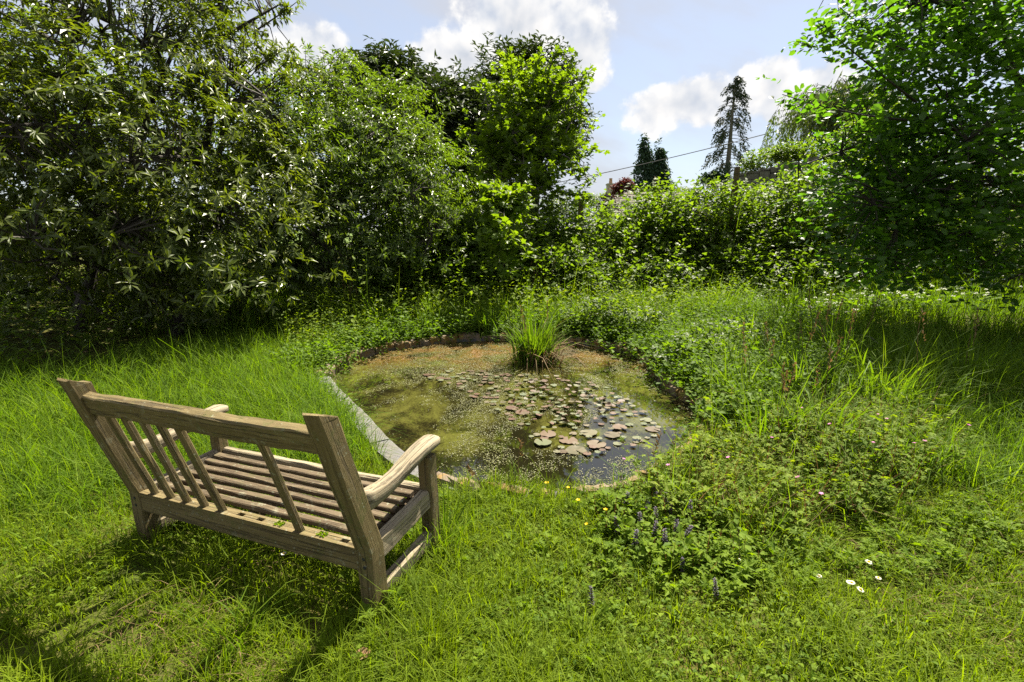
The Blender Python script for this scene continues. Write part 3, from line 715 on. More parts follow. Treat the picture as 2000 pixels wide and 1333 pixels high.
tree('rhododendron', 'low dark rhododendron branches in deep shade beneath the tall shrub', 'shrub', gp(250, 640),
     [bl(330, 560, 6.7, 1.1, .7, .45), bl(480, 560, 7.4, .9, .6, .5), bl(230, 480, 7.9, 1.6, .5, .9), bl(0, 470, 8.2, 1.6, .5, 1.0), bl(560, 540, 7.6, .6, .5, .5)],
     1500, leaf4(.15), .12, 8, 'rhodo', stems=4, r0=.05, seed=5, limbs=20, twigs=.2, zmin=.05)
SLOPE[:] = [.30, 330]
tree('laurel', 'bushy olive green laurel with upright shoots between rhododendron and maple', 'shrub', gp(650, 590),
     [bl(560, 310, 7.6, .8, .8, 1.1), bl(680, 280, 8.4, 1.15, 1.0, 1.1), bl(800, 340, 8.9, 1.0, 1.0, 1.0), bl(700, 430, 9.0, 1.5, 1.0, .9), bl(560, 460, 8.3, .9, .8, .8),
      bl(640, 200, 8.6, .75, .8, .7), bl(860, 430, 9.6, .65, .7, .6), bl(640, 525, 9.6, 1.2, .7, .5), bl(760, 240, 8.9, .7, .7, .7)],
     5000, leaf4(.15, .12), .098, 8, 'laurel', stems=5, r0=.06, seed=8, gap=-.6, clump=(14, .22, .08), freq=2.4, limbs=36, twigs=.3, zmin=.12,
     shoots=[(at(600, 210, 9.0), at(596, 88, 9.2), 22), (at(655, 190, 9.3), at(660, 112, 9.5), 18), (at(560, 190, 8.6), at(540, 120, 8.8), 10), (at(720, 190, 9.7), at(735, 150, 9.8), 8), (at(780, 230, 9.8), at(800, 175, 9.9), 10), (at(690, 170, 9.6), at(697, 128, 9.7), 9), (at(840, 290, 9.6), at(862, 235, 9.7), 9), (at(620, 150, 9.4), at(628, 118, 9.5), 7)])
SLOPE[:] = [.15, 480]
for bb, lab, n, sd_ in [([(-150, 330, 8.6, 1.8, .8, 2.0), (80, 400, 9.2, 1.9, .8, 1.7), (60, 200, 9.2, 1.8, .8, 1.6), (-60, 520, 8.0, 1.5, .6, .9)], 'dark evergreen backdrop shrub behind the rhododendron trunk', 1500, 91),
                    ([(300, 420, 9.6, 1.7, .8, 1.7), (300, 250, 9.8, 1.7, .8, 1.5), (460, 400, 10, 1.5, .8, 1.7), (380, 530, 9.0, 1.6, .6, .8), (470, 270, 10, 1.1, .8, 1.2)], 'dark evergreen backdrop shrub between rhododendron and laurel', 1700, 92),
                    ([(640, 430, 10.5, 1.7, .8, 1.6), (640, 300, 10.8, 1.5, .8, 1.5), (800, 420, 11, 1.5, .8, 1.5), (760, 520, 10.3, 1.7, .6, .8), (880, 400, 11.5, 1.2, .8, 1.2)], 'dark evergreen backdrop shrub between laurel and yew', 1700, 93)]:
    tree('evergreen_shrub', lab, 'shrub', at(bb[0][0], 560, bb[0][2]), [bl(*x) for x in bb], n, leaf4(.2), .16, 8, 'laurel', stems=4, r0=.06, seed=sd_, limbs=20, twigs=.1, zmin=.02, clump=(14, .3, .1))
SLOPE[:] = [0, 350]
YL = leaf2(.16)
tree('yew_tree', 'broad dark yew rising behind the laurel', 'tree', at(820, 480, 15),
     [bl(740, 170, 14.5, 1.3, 1.3, 1.2), bl(830, 190, 15, 1.5, 1.4, 1.1), bl(930, 220, 15.5, 1.4, 1.3, 1.2), bl(720, 270, 14.2, 1.3, 1.3, 1.6), bl(850, 310, 14.6, 1.9, 1.5, 1.8), bl(950, 330, 15, 1.2, 1.2, 1.6), bl(740, 120, 14.6, .6, .6, .5)],
     5200, YL, .22, 7, 'yew', style='spray', stems=2, r0=.22, seed=12, gap=-.4, clump=(16, .3, .12), freq=1.5, limbs=24, twigs=.05, droop=.5, length=.5, up=.3)
tree('cedar_tree', 'dark flat-branched conifer showing behind the yellow green maple', 'tree', at(1030, 480, 17),
     [bl(985, 150, 17, 1.1, 1.1, .9), bl(1040, 130, 17, .9, 1, .7), bl(1085, 180, 17, .8, .9, 1.1), bl(1040, 220, 17, 1.5, 1.2, 1.3), bl(1100, 270, 17, .6, .8, .7), bl(960, 230, 17, .9, .9, 1.0)],
     2600, YL, .22, 8, 'yew', style='spray', stems=1, r0=.2, seed=14, gap=.1, freq=2.0, limbs=30, twigs=.1, droop=.15, length=.8, up=.05, flat=.25,
     shoots=[(at(1090, 215, 17), at(1142, 210, 17), 12), (at(1090, 240, 17), at(1143, 238, 17), 12), (at(1090, 265, 17), at(1138, 268, 17), 10), (at(1080, 150, 17), at(1120, 125, 17), 8), (at(980, 150, 17), at(940, 125, 17), 8)])
PAL = palmate(5, .52, 2.2)
SLOPE[:] = [.22, 300]
tree('maple_tree', 'yellow green maple with bright translucent leaves in the middle distance', 'tree', at(1035, 440, 11.5),
     [bl(1010, 170, 11, .55, .7, .7), bl(1070, 190, 11, .6, .7, .7), bl(1030, 270, 11.2, .95, .9, .8), bl(1090, 300, 11, .55, .7, .5), bl(980, 290, 10.8, .6, .7, .6), bl(1060, 360, 11, .75, .7, .35), bl(960, 260, 10.8, .35, .4, .35)],
     1100, PAL, .112, 7, 'maple', style='spray', bark='bark_grey', stems=3, r0=.08, seed=17, gap=-.2, clump=(18, .30, .08), shell=.55, freq=2.6, limbs=34, twigs=.4, droop=.15, length=.34,
     shoots=[(at(1080, 190, 11), at(1122, 105, 11), 9), (at(1100, 220, 11), at(1147, 140, 11), 8), (at(1110, 300, 11), at(1165, 288, 11), 9), (at(1040, 160, 11), at(1060, 100, 11), 8), (at(1000, 150, 11), at(985, 98, 11), 8), (at(1100, 330, 11), at(1150, 322, 11), 8), (at(1105, 260, 11), at(1140, 205, 11), 5), (at(980, 230, 11), at(945, 165, 11), 8), (at(940, 280, 10.8), at(905, 255, 10.8), 7), (at(1060, 150, 11), at(1095, 98, 11), 7), (at(960, 320, 10.8), at(915, 330, 10.7), 7), (at(1120, 350, 11), at(1158, 352, 11), 6)])
tree('maple_sapling', 'young maple sapling with pale lobed leaves before the bramble hedge', 'sapling', gp(985, 575),
     [bl(985, 400, 8.9, .45, .45, .35), bl(965, 370, 8.9, .3, .3, .15), bl(1010, 390, 8.8, .3, .3, .25), bl(990, 470, 8.8, .5, .4, .5)],
     190, PAL, .12, 6, 'maple', style='spray', bark='bark_grey', stems=2, r0=.025, seed=19, limbs=16, twigs=.5, droop=.2, length=.25, shell=.5)
SLOPE[:] = [0, 350]
TRI = trifoliate(.36)
hb = [([(840, 500, 9.6, .9, .7, .75), (780, 530, 9.0, .7, .6, .45), (900, 480, 9.8, .8, .6, .65), (830, 430, 10.5, .7, .6, .4)], 'bramble mound under the laurel, leftmost of the hedge', 1300),
      ([(990, 500, 10.0, .9, .7, .75), (1070, 480, 10.3, .9, .7, .75), (1080, 540, 9.7, .9, .5, .5), (930, 550, 9.3, .8, .5, .35)], 'bramble hedge thicket below the maple tree', 1600),
      ([(1180, 492, 10.4, 1.0, .7, .74), (1290, 470, 10.5, 1.0, .7, .95), (1240, 540, 9.9, 1.3, .5, .45), (1290, 425, 11, .7, .6, .4)], 'bramble hedge thicket between the two leftmost fence posts', 1900),
      ([(1400, 460, 10.6, 1.0, .7, 1.0), (1500, 462, 10.8, 1.0, .7, .95), (1440, 530, 10.1, 1.3, .5, .5), (1470, 412, 11.3, .8, .5, .25)], 'bramble hedge thicket around the tallest fence post', 1900),
      ([(1620, 440, 10.6, 1.2, .8, 1.3), (1780, 440, 10.4, 1.4, .8, 1.4), (1650, 540, 10.0, 1.4, .5, .5), (1950, 450, 10, 1.4, .8, 1.3), (1600, 375, 11.6, .8, .6, .45), (1700, 330, 12, 1.0, .7, .7)], 'bramble hedge thicket in shade behind the large right-hand tree', 2600)]
SLOPE[:] = [.28, 500]
for k, (bb, lab, n) in enumerate(hb):
    tree('bramble_thicket', lab, 'bramble', at(bb[0][0], 560, bb[0][2]), [bl(*x) for x in bb], int(n*1.6), TRI, .112, 5, 'bramble', style='spray', stems=5, r0=.012, seed=30+k, limbs=24, twigs=.12,
         gap=-.5, clump=(10, .27, .10), freq=2.8, droop=.15, length=.3, shell=.22, zmin=.02, group='bramble thickets along the bank', up=.6,
         shoots=[(at(u0, v0+30, Y0), at(u0+R.uniform(-25, 25), v0-R.uniform(4, 26), Y0), 7) for u0, v0, Y0 in [(x[0]+R.uniform(-60, 60), x[1]-(x[5]*F/x[2])*.9, x[2]*1.05) for x in bb for _ in range(3)]], flat=.45, spread=.5)
SLOPE[:] = [.13, 400]
tree('hazel_tree', 'large leafy hazel with broad green leaves filling the right edge', 'tree', (9.4, 7.4, 0),
     [bl(1860, 90, 6.44, 1.51, 1.57, 1.34), bl(1960, 260, 5.99, 1.34, 1.46, 1.34), bl(1795, 170, 6.78, 0.69, 0.90, 0.84), bl(1790, 330, 6.55, 1.06, 1.12, 1.01), bl(1910, 430, 6.10, 1.23, 1.12, 0.78), bl(1745, 420, 6.55, 0.62, 0.78, 0.56),
      bl(2120, 100, 6.33, 1.57, 1.68, 1.79), bl(1900, -120, 6.67, 1.68, 1.68, 1.01), bl(1745, 330, 7.01, 0.56, 0.67, 0.56), bl(2050, 420, 6.10, 1.01, 1.01, 1.01), bl(1800, 50, 6.78, 0.56, 0.78, 0.56), bl(1640, 470, 6.33, 0.25, 0.34, 0.20), bl(1850, 520, 6.67, 1.01, 0.67, 0.39), bl(2020, 540, 6.44, 0.90, 0.67, 0.56), bl(1760, 490, 7.23, 0.78, 0.56, 0.45)],
     2700, leaf8(.27, .30, .12), .104, 9, 'hazel', style='spray', stems=5, r0=.09, seed=41, gap=-.4, clump=(13, .28, .08), freq=2.0, limbs=60, twigs=.4, droop=.22, length=.42, zmin=.5,
     shoots=[(at(1790, 200, 6.33), at(1598, 45, 5.99), 14), (at(1770, 235, 6.33), at(1528, 185, 6.10), 10), (at(1770, 100, 6.44), at(1640, 15, 6.21), 16), (at(1730, 380, 6.33), at(1605, 330, 6.21), 10), (at(1770, 500, 6.21), at(1602, 505, 5.99), 16), (at(1750, 400, 6.33), at(1560, 368, 6.10), 8)])
SLOPE[:] = [0, 350]
tree('shrub', 'sunlit yellow green shrub topping the old stone wall', 'shrub', at(1500, 340, 14.5), [bl(1520, 300, 14.5, .45, .5, .3), bl(1470, 320, 14.5, .35, .4, .3), bl(1545, 300, 14.5, .3, .4, .3)],
     500, leaf2(.3), .09, 6, 'shrub', style='spray', stems=3, r0=.02, seed=51, twigs=.1)
tree('shrub', 'dark rounded evergreen shrub on the bank right of the stone wall', 'shrub', at(1590, 330, 14), [bl(1585, 305, 14, .4, .5, .4), bl(1640, 290, 14, .55, .5, .5), bl(1700, 250, 14, .8, .6, .9)],
     700, leaf2(.3), .10, 6, 'bramble', style='spray', stems=3, r0=.02, seed=52, twigs=.1)
tree('ivy_clump', 'brown withered ivy clump on the bank below the chimney', 'ivy', at(1188, 425, 13), [bl(1187, 398, 13, .26, .3, .25), bl(1182, 415, 13, .3, .3, .2)],
     160, leaf2(.35), .07, 6, 'litter', style='spray', stems=3, r0=.02, seed=53, twigs=.3, zmin=-1)
tree('red_shrub', 'dark red leaved shrub beside the chimney roof', 'shrub', at(1216, 385, 36), [bl(1222, 360, 36, .55, .6, .45), bl(1208, 368, 36, .45, .5, .4)],
     420, leaf2(.3), .16, 6, 'redleaf', style='spray', stems=3, r0=.05, seed=54, twigs=.2, zmin=-9, length=.35)
for (u0, v0, v1, hw, sd_, lab) in [(1261, 270, 378, 28, 61, 'dark pointed cypress, broader of the pair right of the red shrub'), (1288, 274, 378, 20, 62, 'dark slim cypress, right one of the distant pair')]:
    Yc = 46; bb = []
    for t in np.linspace(0, 1, 7): bb.append(bl(u0+(1-t)*(u0-1275)*.15+R.normal(0, 4*t), v0+(v1-v0)*t, Yc, hw*Yc/F*(.18+.85*t**.8)*R.uniform(.8, 1.2), None, .75))
    tree('cypress_tree', lab, 'tree', at(u0, 400, Yc), bb, 1300, leaf2(.2), .36, 5, 'cypress', style='spray', stems=1, r0=.12, seed=sd_, twigs=.0, zmin=-9, droop=.9, length=.6, group='distant cypress pair', up=.1, wobble=.004, limbs=0)
for (u, v, Y_, rx, rz, sd_, lab, mm) in [(1152, 400, 75, 2.6, 2.0, 71, 'pale hazy green tree far beyond the leftmost fence post', 'shrub'), (1395, 350, 58, 1.3, .8, 72, 'dark rounded bush at the foot of the tall sparse conifer', 'cypress'),
                                     (1100, 405, 70, 3.0, 2.0, 73, 'distant green tree showing under the maple branches', 'willow'), (1330, 385, 60, 2.6, .9, 74, 'low distant green bush between cypresses and tall conifer', 'willow')]:
    tree('far_bush', lab, 'bush', at(u, v, Y_), [bl(u, v, Y_, rx, rx, rz)], 500, leaf2(.35), .32, 5, mm, style='spray', stems=1, r0=.1, seed=sd_, twigs=0, zmin=-20, length=.6, wobble=.01, limbs=4)
# tall sparse conifer
def sparse_conifer():
    r = np.random.RandomState(77); Yc = 60.0; top = at(1437, 150, Yc); bot = at(1418, 365, Yc)
    base = bot.copy(); base[2] = height(bot[None, :2])[0]
    root = empty('spruce_tree', base, 'tall sparse conifer with bare trunk and drooping boughs against the clouds', 'tree')
    b = Geo(); g = Geo(); pts = np.vstack([base, curve(bot, top, (0, 0, 0), 14)]); tube(b, pts, np.concatenate([[.34], np.linspace(.32, .05, 14)]), 8)
    P, D_ = [], []
    for t in np.linspace(.0, .985, 34):
        o = bot+(top-bot)*t
        for k in range(3):
            a = r.uniform(0, 6.28); L = (3.0*(1-t)**.7+.55)*r.uniform(.5, 1.1)
            if t < .12: L *= .8
            e = o+np.array([math.cos(a)*L, math.sin(a)*L, -L*.28+(.2 if t > .8 else 0)])
            c = curve(o, e, (0, 0, .08*L), 7); tube(b, c, np.linspace(.05, .015, 7), 3)
            if r.rand() < .2: continue
            for s in np.linspace(.6 if t < .85 else .2, 1.05, 5):
                P.append(o+(e-o)*s+np.array([0, 0, .08*L*4*s*(1-s)])+r.normal(0, .10, 3)); D_.append([math.cos(a), math.sin(a), -.5])
    P = np.array(P); D_ = unit(np.array(D_)+r.normal(0, .5, (len(P), 3)))
    spray(g, P, D_, leaf2(.17), .42, 8, r, .5, .9, .6)
    link('trunk', b.mesh('trunk', M['bark_grey'], origin=base, grain=True), root)
    prop(link('crown', g.mesh('crown', M['spruce'], origin=base), root), kind='stuff')
sparse_conifer()
def willow():
    r = np.random.RandomState(81); Yc = 25.0; bot = at(1680, 330, Yc); base = bot.copy(); base[2] = height(bot[None, :2])[0]
    root = empty('willow_tree', base, 'weeping willow with hanging strands at the right of the sky gap', 'tree')
    b = Geo(); g = Geo(); hub = at(1680, 250, Yc); tube(b, curve(base, hub, (.1, 0, 0), 8), np.linspace(.3, .2, 8), 8)
    Ps, Ds = [], []
    for k in range(46):
        u = r.uniform(1500, 1790); v = 150+((u-1690)/190)**2*75+r.uniform(-6, 40); e = at(u, v, Yc+r.uniform(-2, 2))
        c = curve(hub, e, (0, 0, .45), 8); tube(b, c, np.linspace(.035, .008, 8), 4)
        for s in range(15):
            o = c[r.randint(3, 8)]+r.normal(0, .12, 3); L = r.uniform(.8, 2.2); lean = np.array([-.38*L*r.uniform(.3, 1), 0, -L])
            st = curve(o, o+lean, (-.08, 0, .1), 5); tube(b, st, np.linspace(.008, .003, 5), 3)
            m = 16; t = r.rand(m); Ps.append(o+lean*t[:, None]+r.normal(0, .03, (m, 3))); Ds.append(np.tile(unit(lean), (m, 1)))
    P = np.concatenate(Ps); D_ = unit(np.concatenate(Ds)+r.normal(0, .45, (len(P), 3)))
    stamp(g, leaf2(.16), P, frames(D_, rdir(len(P), r)), r.uniform(.12, .26, len(P)), r.rand(len(P)))
    link('trunk', b.mesh('trunk', M['bark'], origin=base, grain=True), root)
    prop(link('crown', g.mesh('crown', M['willow'], origin=base), root), kind='stuff')
willow()

# ------------------------------------------------------------------ house, wall, posts, cable beyond the hedge
def boxmesh(name, lo, hi, mat, origin, parent, jit=0.0):
    g = Geo(); V = np.array([(x, y, z) for x in (lo[0], hi[0]) for y in (lo[1], hi[1]) for z in (lo[2], hi[2])])+R.normal(0, jit, (8, 3)) if jit else np.array([(x, y, z) for x in (lo[0], hi[0]) for y in (lo[1], hi[1]) for z in (lo[2], hi[2])])
    g.add(V, None, [[0, 1, 3, 2], [4, 6, 7, 5], [0, 4, 5, 1], [2, 3, 7, 6], [0, 2, 6, 4], [1, 5, 7, 3]], None, V)
    return link(name, g.mesh(name, mat, origin=origin, grain=True), parent)
def house():
    Yr = 41.0; xl = at(1186, 378, Yr)[0]; xr = at(1330, 378, Yr)[0]; zr = at(1200, 376, Yr)[2]; ze = zr-2.1
    o = np.array([xl, Yr, height(np.array([[xl, Yr]]))[0]])
    h = empty('cottage', o, 'stone cottage with tiled roof and chimney far beyond the hedge', 'house')
    boxmesh('wall', (xl+.1, Yr-2.9, o[2]-.3), (xr-.1, Yr+2.9, ze+.1), M['wallstone'], o, h)
    g = Geo(); V = [(xl+.1, Yr-2.9, ze+.1), (xl+.1, Yr+2.9, ze+.1), (xl+.1, Yr, zr-.1), (xr-.1, Yr-2.9, ze+.1), (xr-.1, Yr+2.9, ze+.1), (xr-.1, Yr, zr-.1)]
    g.add(V, [[0, 1, 2], [3, 5, 4]], None); link('gable', g.mesh('gable', M['wallstone'], origin=o), h)
    g = Geo(); rows = 14
    for side in (-1, 1):
        for k in range(rows):
            t0, t1 = k/rows, (k+1)/rows+.02; n = 40; xs = np.linspace(xl-.15, xr+.15, n)
            z0 = zr-(zr-ze)*t0*1.05; z1 = zr-(zr-ze)*t1*1.05
            lo = np.column_stack([xs, np.full(n, Yr+side*3.15*t1), z1+.05+R.normal(0, .008, n)]); hi = np.column_stack([xs, np.full(n, Yr+side*3.15*t0), np.full(n, z0+.01)]); un = lo-[0, 0, .05]
            V = np.concatenate([hi, lo, un]); q = [[i, i+1, n+i+1, n+i] for i in range(n-1)]+[[n+i, n+i+1, 2*n+i+1, 2*n+i] for i in range(n-1)]
            g.add(V, None, q)
    rf = link('roof', g.mesh('roof', M['rooftile'], origin=o), h)
    ch = boxmesh('chimney', (xl-.05, Yr-.45, ze-.2), (xl+.48, Yr+.25, at(1190, 362, Yr)[2]), M['render'], o, h); zc_ = at(1190, 362, Yr)[2]
    boxmesh('chimney_cap', (xl-.10, Yr-.5, zc_), (xl+.53, Yr+.30, zc_+.09), M['render'], o, h)
    g = Geo(); cx_ = xl+.215; zs_ = [0, .05, .3, .34, .40]; rr_ = [.15, .14, .11, .13, .12]
    tube(g, np.column_stack([np.full(5, cx_), np.full(5, Yr-.1), zc_+.09+np.array(zs_)]), np.array(rr_), 10)
    link('chimney_pot', g.mesh('chimney_pot', M['pot'], origin=o), h)
    for k in range(2):
        x = xl+1.6+2.4*k; wn = boxmesh('window', (x, Yr-2.96, ze-1.4), (x+1.0, Yr-2.88, ze-.3), plain('window_glass', (.05, .06, .07), .1), o, h)
        g = Geo()
        for (a0, a1, b0, b1) in ((x-.06, x+1.06, ze-1.46, ze-1.4), (x-.06, x+1.06, ze-.3, ze-.24), (x-.06, x, ze-1.4, ze-.3), (x+1.0, x+1.06, ze-1.4, ze-.3), (x+.47, x+.53, ze-1.4, ze-.3)): box(g, a0, a1, Yr-3.0, Yr-2.97, b0, b1, 0)
        link('frame', g.mesh('frame', M['white'], origin=o), wn)
house()
def stone_wall():
    A = at(1447, 340, 13.6); B = at(1556, 312, 13.2); o = (A+B)/2; o[2] = height(o[None, :2])[0]
    root = empty('stone_wall', o, 'old rubble stone wall rising to the right behind the tallest fence post', 'wall')
    n = 34; L = np.linalg.norm((B-A)[:2]); dx_ = unit((B-A)[None, :])[0]; ny_ = np.array([-dx_[1], dx_[0], 0]); ny_ /= np.linalg.norm(ny_)
    x = 0; k = 0
    while x < L+.6:
        wd = R.uniform(.13, .3); p = A+dx_*(x-.1)
        zt_ = p[2]+R.uniform(-.03, .03); z = o[2]-.1
        while z < zt_-.04:
            hh = min(R.uniform(.10, .2), zt_-z); g = Geo()
            f = np.array([(a, b, c) for a in (0, wd-.012) for b in (-.17, .17) for c in (z, z+hh-.012)])
            V = p*[1, 1, 0]+dx_*[1, 1, 0]*f[:, :1]+ny_*(f[:, 1:2]+R.normal(0, .012))+np.array([0, 0, 1])*f[:, 2:]+R.normal(0, .008, (8, 3))
            g.add(V, None, [[0, 1, 3, 2], [4, 6, 7, 5], [0, 4, 5, 1], [2, 3, 7, 6], [0, 2, 6, 4], [1, 5, 7, 3]])
            link('stone', g.mesh('stone', M['wallstone'], origin=o), root); z += hh
        x += wd
stone_wall()
def fence_post(u, v0, Y_, wd, lab, lean=0.0):
    t = at(u, v0, Y_); b0 = t.copy(); b0[2] = height(t[None, :2])[0]-.05; b0[0] -= lean
    root = empty('fence_post', b0, lab, 'post', 'wooden fence posts along the bank')
    g = Geo(); n = 7; s = wd/2; rings = []
    for k in range(n):
        p = b0+(t-b0)*k/(n-1); j = R.normal(0, .004, (8, 2))
        c = np.array([(-s+.01, -s), (s-.01, -s), (s, -s+.01), (s, s-.01), (s-.01, s), (-s+.01, s), (-s, s-.01), (-s, -s+.01)])+j
        rings.append(np.column_stack([p[0]+c[:, 0], p[1]+c[:, 1], np.full(8, p[2])+(R.normal(0, .012, 8) if k == n-1 else 0)]))
    V = np.concatenate(rings); q = [[i*8+j, i*8+(j+1) % 8, (i+1)*8+(j+1) % 8, (i+1)*8+j] for i in range(n-1) for j in range(8)]
    g.add(V, [[(n-1)*8, (n-1)*8+j, (n-1)*8+j+1] for j in range(1, 7)], q, None, np.column_stack([V[:, 2], V[:, 0]-b0[0], V[:, 1]-b0[1]])+u)
    link('shaft', g.mesh('shaft', M['post'], origin=b0, grain=True), root)
    g = Geo()
    for z in (.12, .4, .7): tube(g, np.array([t+[-s-.004, -s-.006, -z], t+[0, -s-.012, -z], t+[s+.004, -s-.006, -z]]), .004, 4)
    link('wire_staple', g.mesh('wire_staple', M['cable'], origin=b0), root)
fence_post(1135, 380, 10.8, .085, 'short fence post under the maple, leftmost of the three')
fence_post(1283, 346, 11.5, .10, 'brown weathered fence post in front of the cypresses')
fence_post(1440, 328, 10.8, .10, 'tall fence post beside the stone wall, rightmost of the three', .06)
g = Geo(); A = at(900, 392, 34); B = at(1760, 190, 26); tube(g, curve(A, B, (0, 0, -.35), 30), .022, 5)
cb = link('overhead_cable', g.mesh('overhead_cable', M['cable'])); prop(cb, 'thin black overhead cable crossing the sky behind the tall conifer', 'cable')

# ------------------------------------------------------------------ grass and herbs
def blades(geo, xy, L, wd, bend, r, rnd=None, z=None, az=None):
    n = len(xy); L = np.broadcast_to(L, (n,)); wd = np.broadcast_to(wd, (n,)); bend = np.broadcast_to(bend, (n,))
    az = r.uniform(0, 6.28, n) if az is None else az; h = np.stack([np.cos(az), np.sin(az), np.zeros(n)], 1)
    tw = az+math.pi/2+r.normal(0, .5, n); s = np.stack([np.cos(tw), np.sin(tw), np.zeros(n)], 1)
    z = height(xy) if z is None else np.broadcast_to(z, (n,)); o = np.column_stack([xy, z-.006])
    T = np.array([0, .38, .72, 1.0]); V = np.zeros((n, 7, 3))
    for i, t in enumerate(T):
        c = o+h*(L*bend*t**1.9)[:, None]; c[:, 2] += L*t*(1-.42*bend**1.5*t*t-.25*np.clip(bend-.7, 0, 1)*t**3)
        ww = (wd*(1-t**1.6)*.5)[:, None]
        if i < 3: V[:, 2*i] = c-s*ww; V[:, 2*i+1] = c+s*ww
        else: V[:, 6] = c
    k = (np.arange(n)*7)[:, None]
    q = np.concatenate([k+[0, 1, 3, 2], k+[2, 3, 5, 4]]); t_ = k+[4, 5, 6]
    rn = r.rand(n) if rnd is None else rnd
    geo.add(V.reshape(-1, 3), t_, q, np.repeat(rn, 7))
def polar(n, r, r0, r1, p=1.0, a0=-52, a1=52):
    """ground points in the view's sector, thinning out with distance"""
    u = r.rand(n); rad = (r0**p+(r1**p-r0**p)*u)**(1/p); a = np.radians(r.uniform(a0, a1, n))
    return np.column_stack([rad*np.sin(a), rad*np.cos(a)])
def patchy(xy, f, seed): return sine_noise(np.column_stack([xy, np.zeros(len(xy))]), f, seed, 3)
def zones(xy):
    x, y = xy[:, 0], xy[:, 1]; sd = pond_sd(xy)
    wob = .18*np.sin(x*2.3+1)+.12*np.sin(x*5+y*3)
    left = sstep(-x, .75, 1.25)*sstep(y+wob, 2.15+.25*np.clip(-x-2.2, -1, 2), 3.0)
    gap = sstep(-x, .55, .9)*sstep(y, 2.75, 3.2)                      # between bench and pond
    right = np.maximum(sstep(x+wob*.6, 1.75, 2.35)*sstep(y+.12*x+wob, 2.75, 3.3), sstep(x, 1.25, 1.6)*sstep(y+wob, 3.2, 3.7))
    back = sstep(y, 6.6, 7.2)
    shade = np.maximum(sstep(-x-.25*(y-4.6), 3.6, 4.5)*sstep(y, 4.6, 5.6), sstep(y-.10*np.abs(x), 9.2, 10.0))
    return left, gap, right, back, shade, sd
r = np.random.RandomState(101)
g = Geo(); cx = polar(11000, r, 1.15, 5.2, .6); k_ = 13
xy = np.repeat(cx, k_, 0)+r.normal(0, 1, (len(cx)*k_, 2))*np.repeat(r.uniform(.010, .035, len(cx)), k_)[:, None]
hh = np.repeat(np.exp(r.normal(0, .38, len(cx))), k_); cr_ = np.repeat(r.rand(len(cx)), k_); dead_ = np.repeat(r.rand(len(cx)) < .06, k_)
az_ = np.arctan2(*(xy-np.repeat(cx, k_, 0)).T[::-1])+r.normal(0, .8, len(xy))+np.repeat(r.normal(0, .3, len(cx)), k_)
le, ga, ri, ba, sh, sd = zones(xy); tall = np.maximum.reduce([le, ga*.9, ri, ba]); pn = patchy(xy, 2.6, 7); pm = patchy(xy, 5.5, 9)
keep = (sd > .05) & (r.rand(len(xy)) < 1-.75*tall) & (r.rand(len(xy)) > sh) & (r.rand(len(xy)) < 1-.35*sstep(-pm, .9, 1.5))
xy, pn, hh, cr_, dead_, az_ = xy[keep], pn[keep], hh[keep], cr_[keep], dead_[keep], az_[keep]; n = len(xy); rad = np.linalg.norm(xy, axis=1)
L = (.042+.032*np.clip(pn+.4, 0, 1.4))*hh*np.exp(r.normal(0, .25, n)); br = np.clip(cr_*.55+r.rand(n)*.4, 0, .96); br[dead_ | (r.rand(n) < .04)] = 1.0
blades(g, xy, L, r.uniform(.0026, .0052, n)*(1+.10*rad), np.abs(r.normal(.75, .4, n)), r, br, None, az_)
lawn = link('lawn_grass', g.mesh('lawn_grass', M['lawn'])); prop(lawn, 'short rough sunlit lawn around and under the bench', 'grass', kind='stuff')
# longer, lusher tufts here and there in the turf
g = Geo(); cx = polar(3800, r, 1.15, 4.6, .7); k_ = 11; pn = patchy(cx, 3.0, 17); cx = cx[(pn > .05) | (cx[:, 0] > 1.0)]
xy = np.repeat(cx, k_, 0)+r.normal(0, 1, (len(cx)*k_, 2))*np.repeat(r.uniform(.010, .03, len(cx)), k_)[:, None]
az_ = np.arctan2(*(xy-np.repeat(cx, k_, 0)).T[::-1])+r.normal(0, .7, len(xy)); cr_ = np.repeat(r.rand(len(cx)), k_); hh = np.repeat(np.exp(r.normal(0, .3, len(cx))), k_)
le, ga, ri, ba, sh, sd = zones(xy); keep = (sd > .06) & (np.maximum(le, ri) < .6) & (r.rand(len(xy)) > sh); xy, az_, cr_, hh = xy[keep], az_[keep], cr_[keep], hh[keep]; n = len(xy)
blades(g, xy, .10*hh*np.exp(r.normal(0, .25, n)), r.uniform(.003, .006, n), np.abs(r.normal(.85, .35, n)), r, np.clip(cr_*.6+r.rand(n)*.38, 0, 1), None, az_)
prop(link('lawn_tufts', g.mesh('lawn_tufts', M['lawn'])), 'longer lush tufts of grass scattered through the lawn', 'grass', kind='stuff')
g = Geo(); xy = polar(9000, r, 1.15, 4.2, .6); xy = xy[patchy(xy, 3.5, 55) > .15]; le, ga, ri, ba, sh, sd = zones(xy); xy = xy[(sd > .06) & (np.maximum(le, ri) < .7)]; n = len(xy)
blades(g, xy, .07*np.exp(r.normal(0, .4, n)), r.uniform(.002, .004, n), r.uniform(1.0, 2.2, n), r, None, height(xy)+r.uniform(.0, .025, n))
prop(link('thatch', g.mesh('thatch', M['straw'])), 'flattened dead straw lying in patches of the lawn', 'dead grass', kind='stuff')
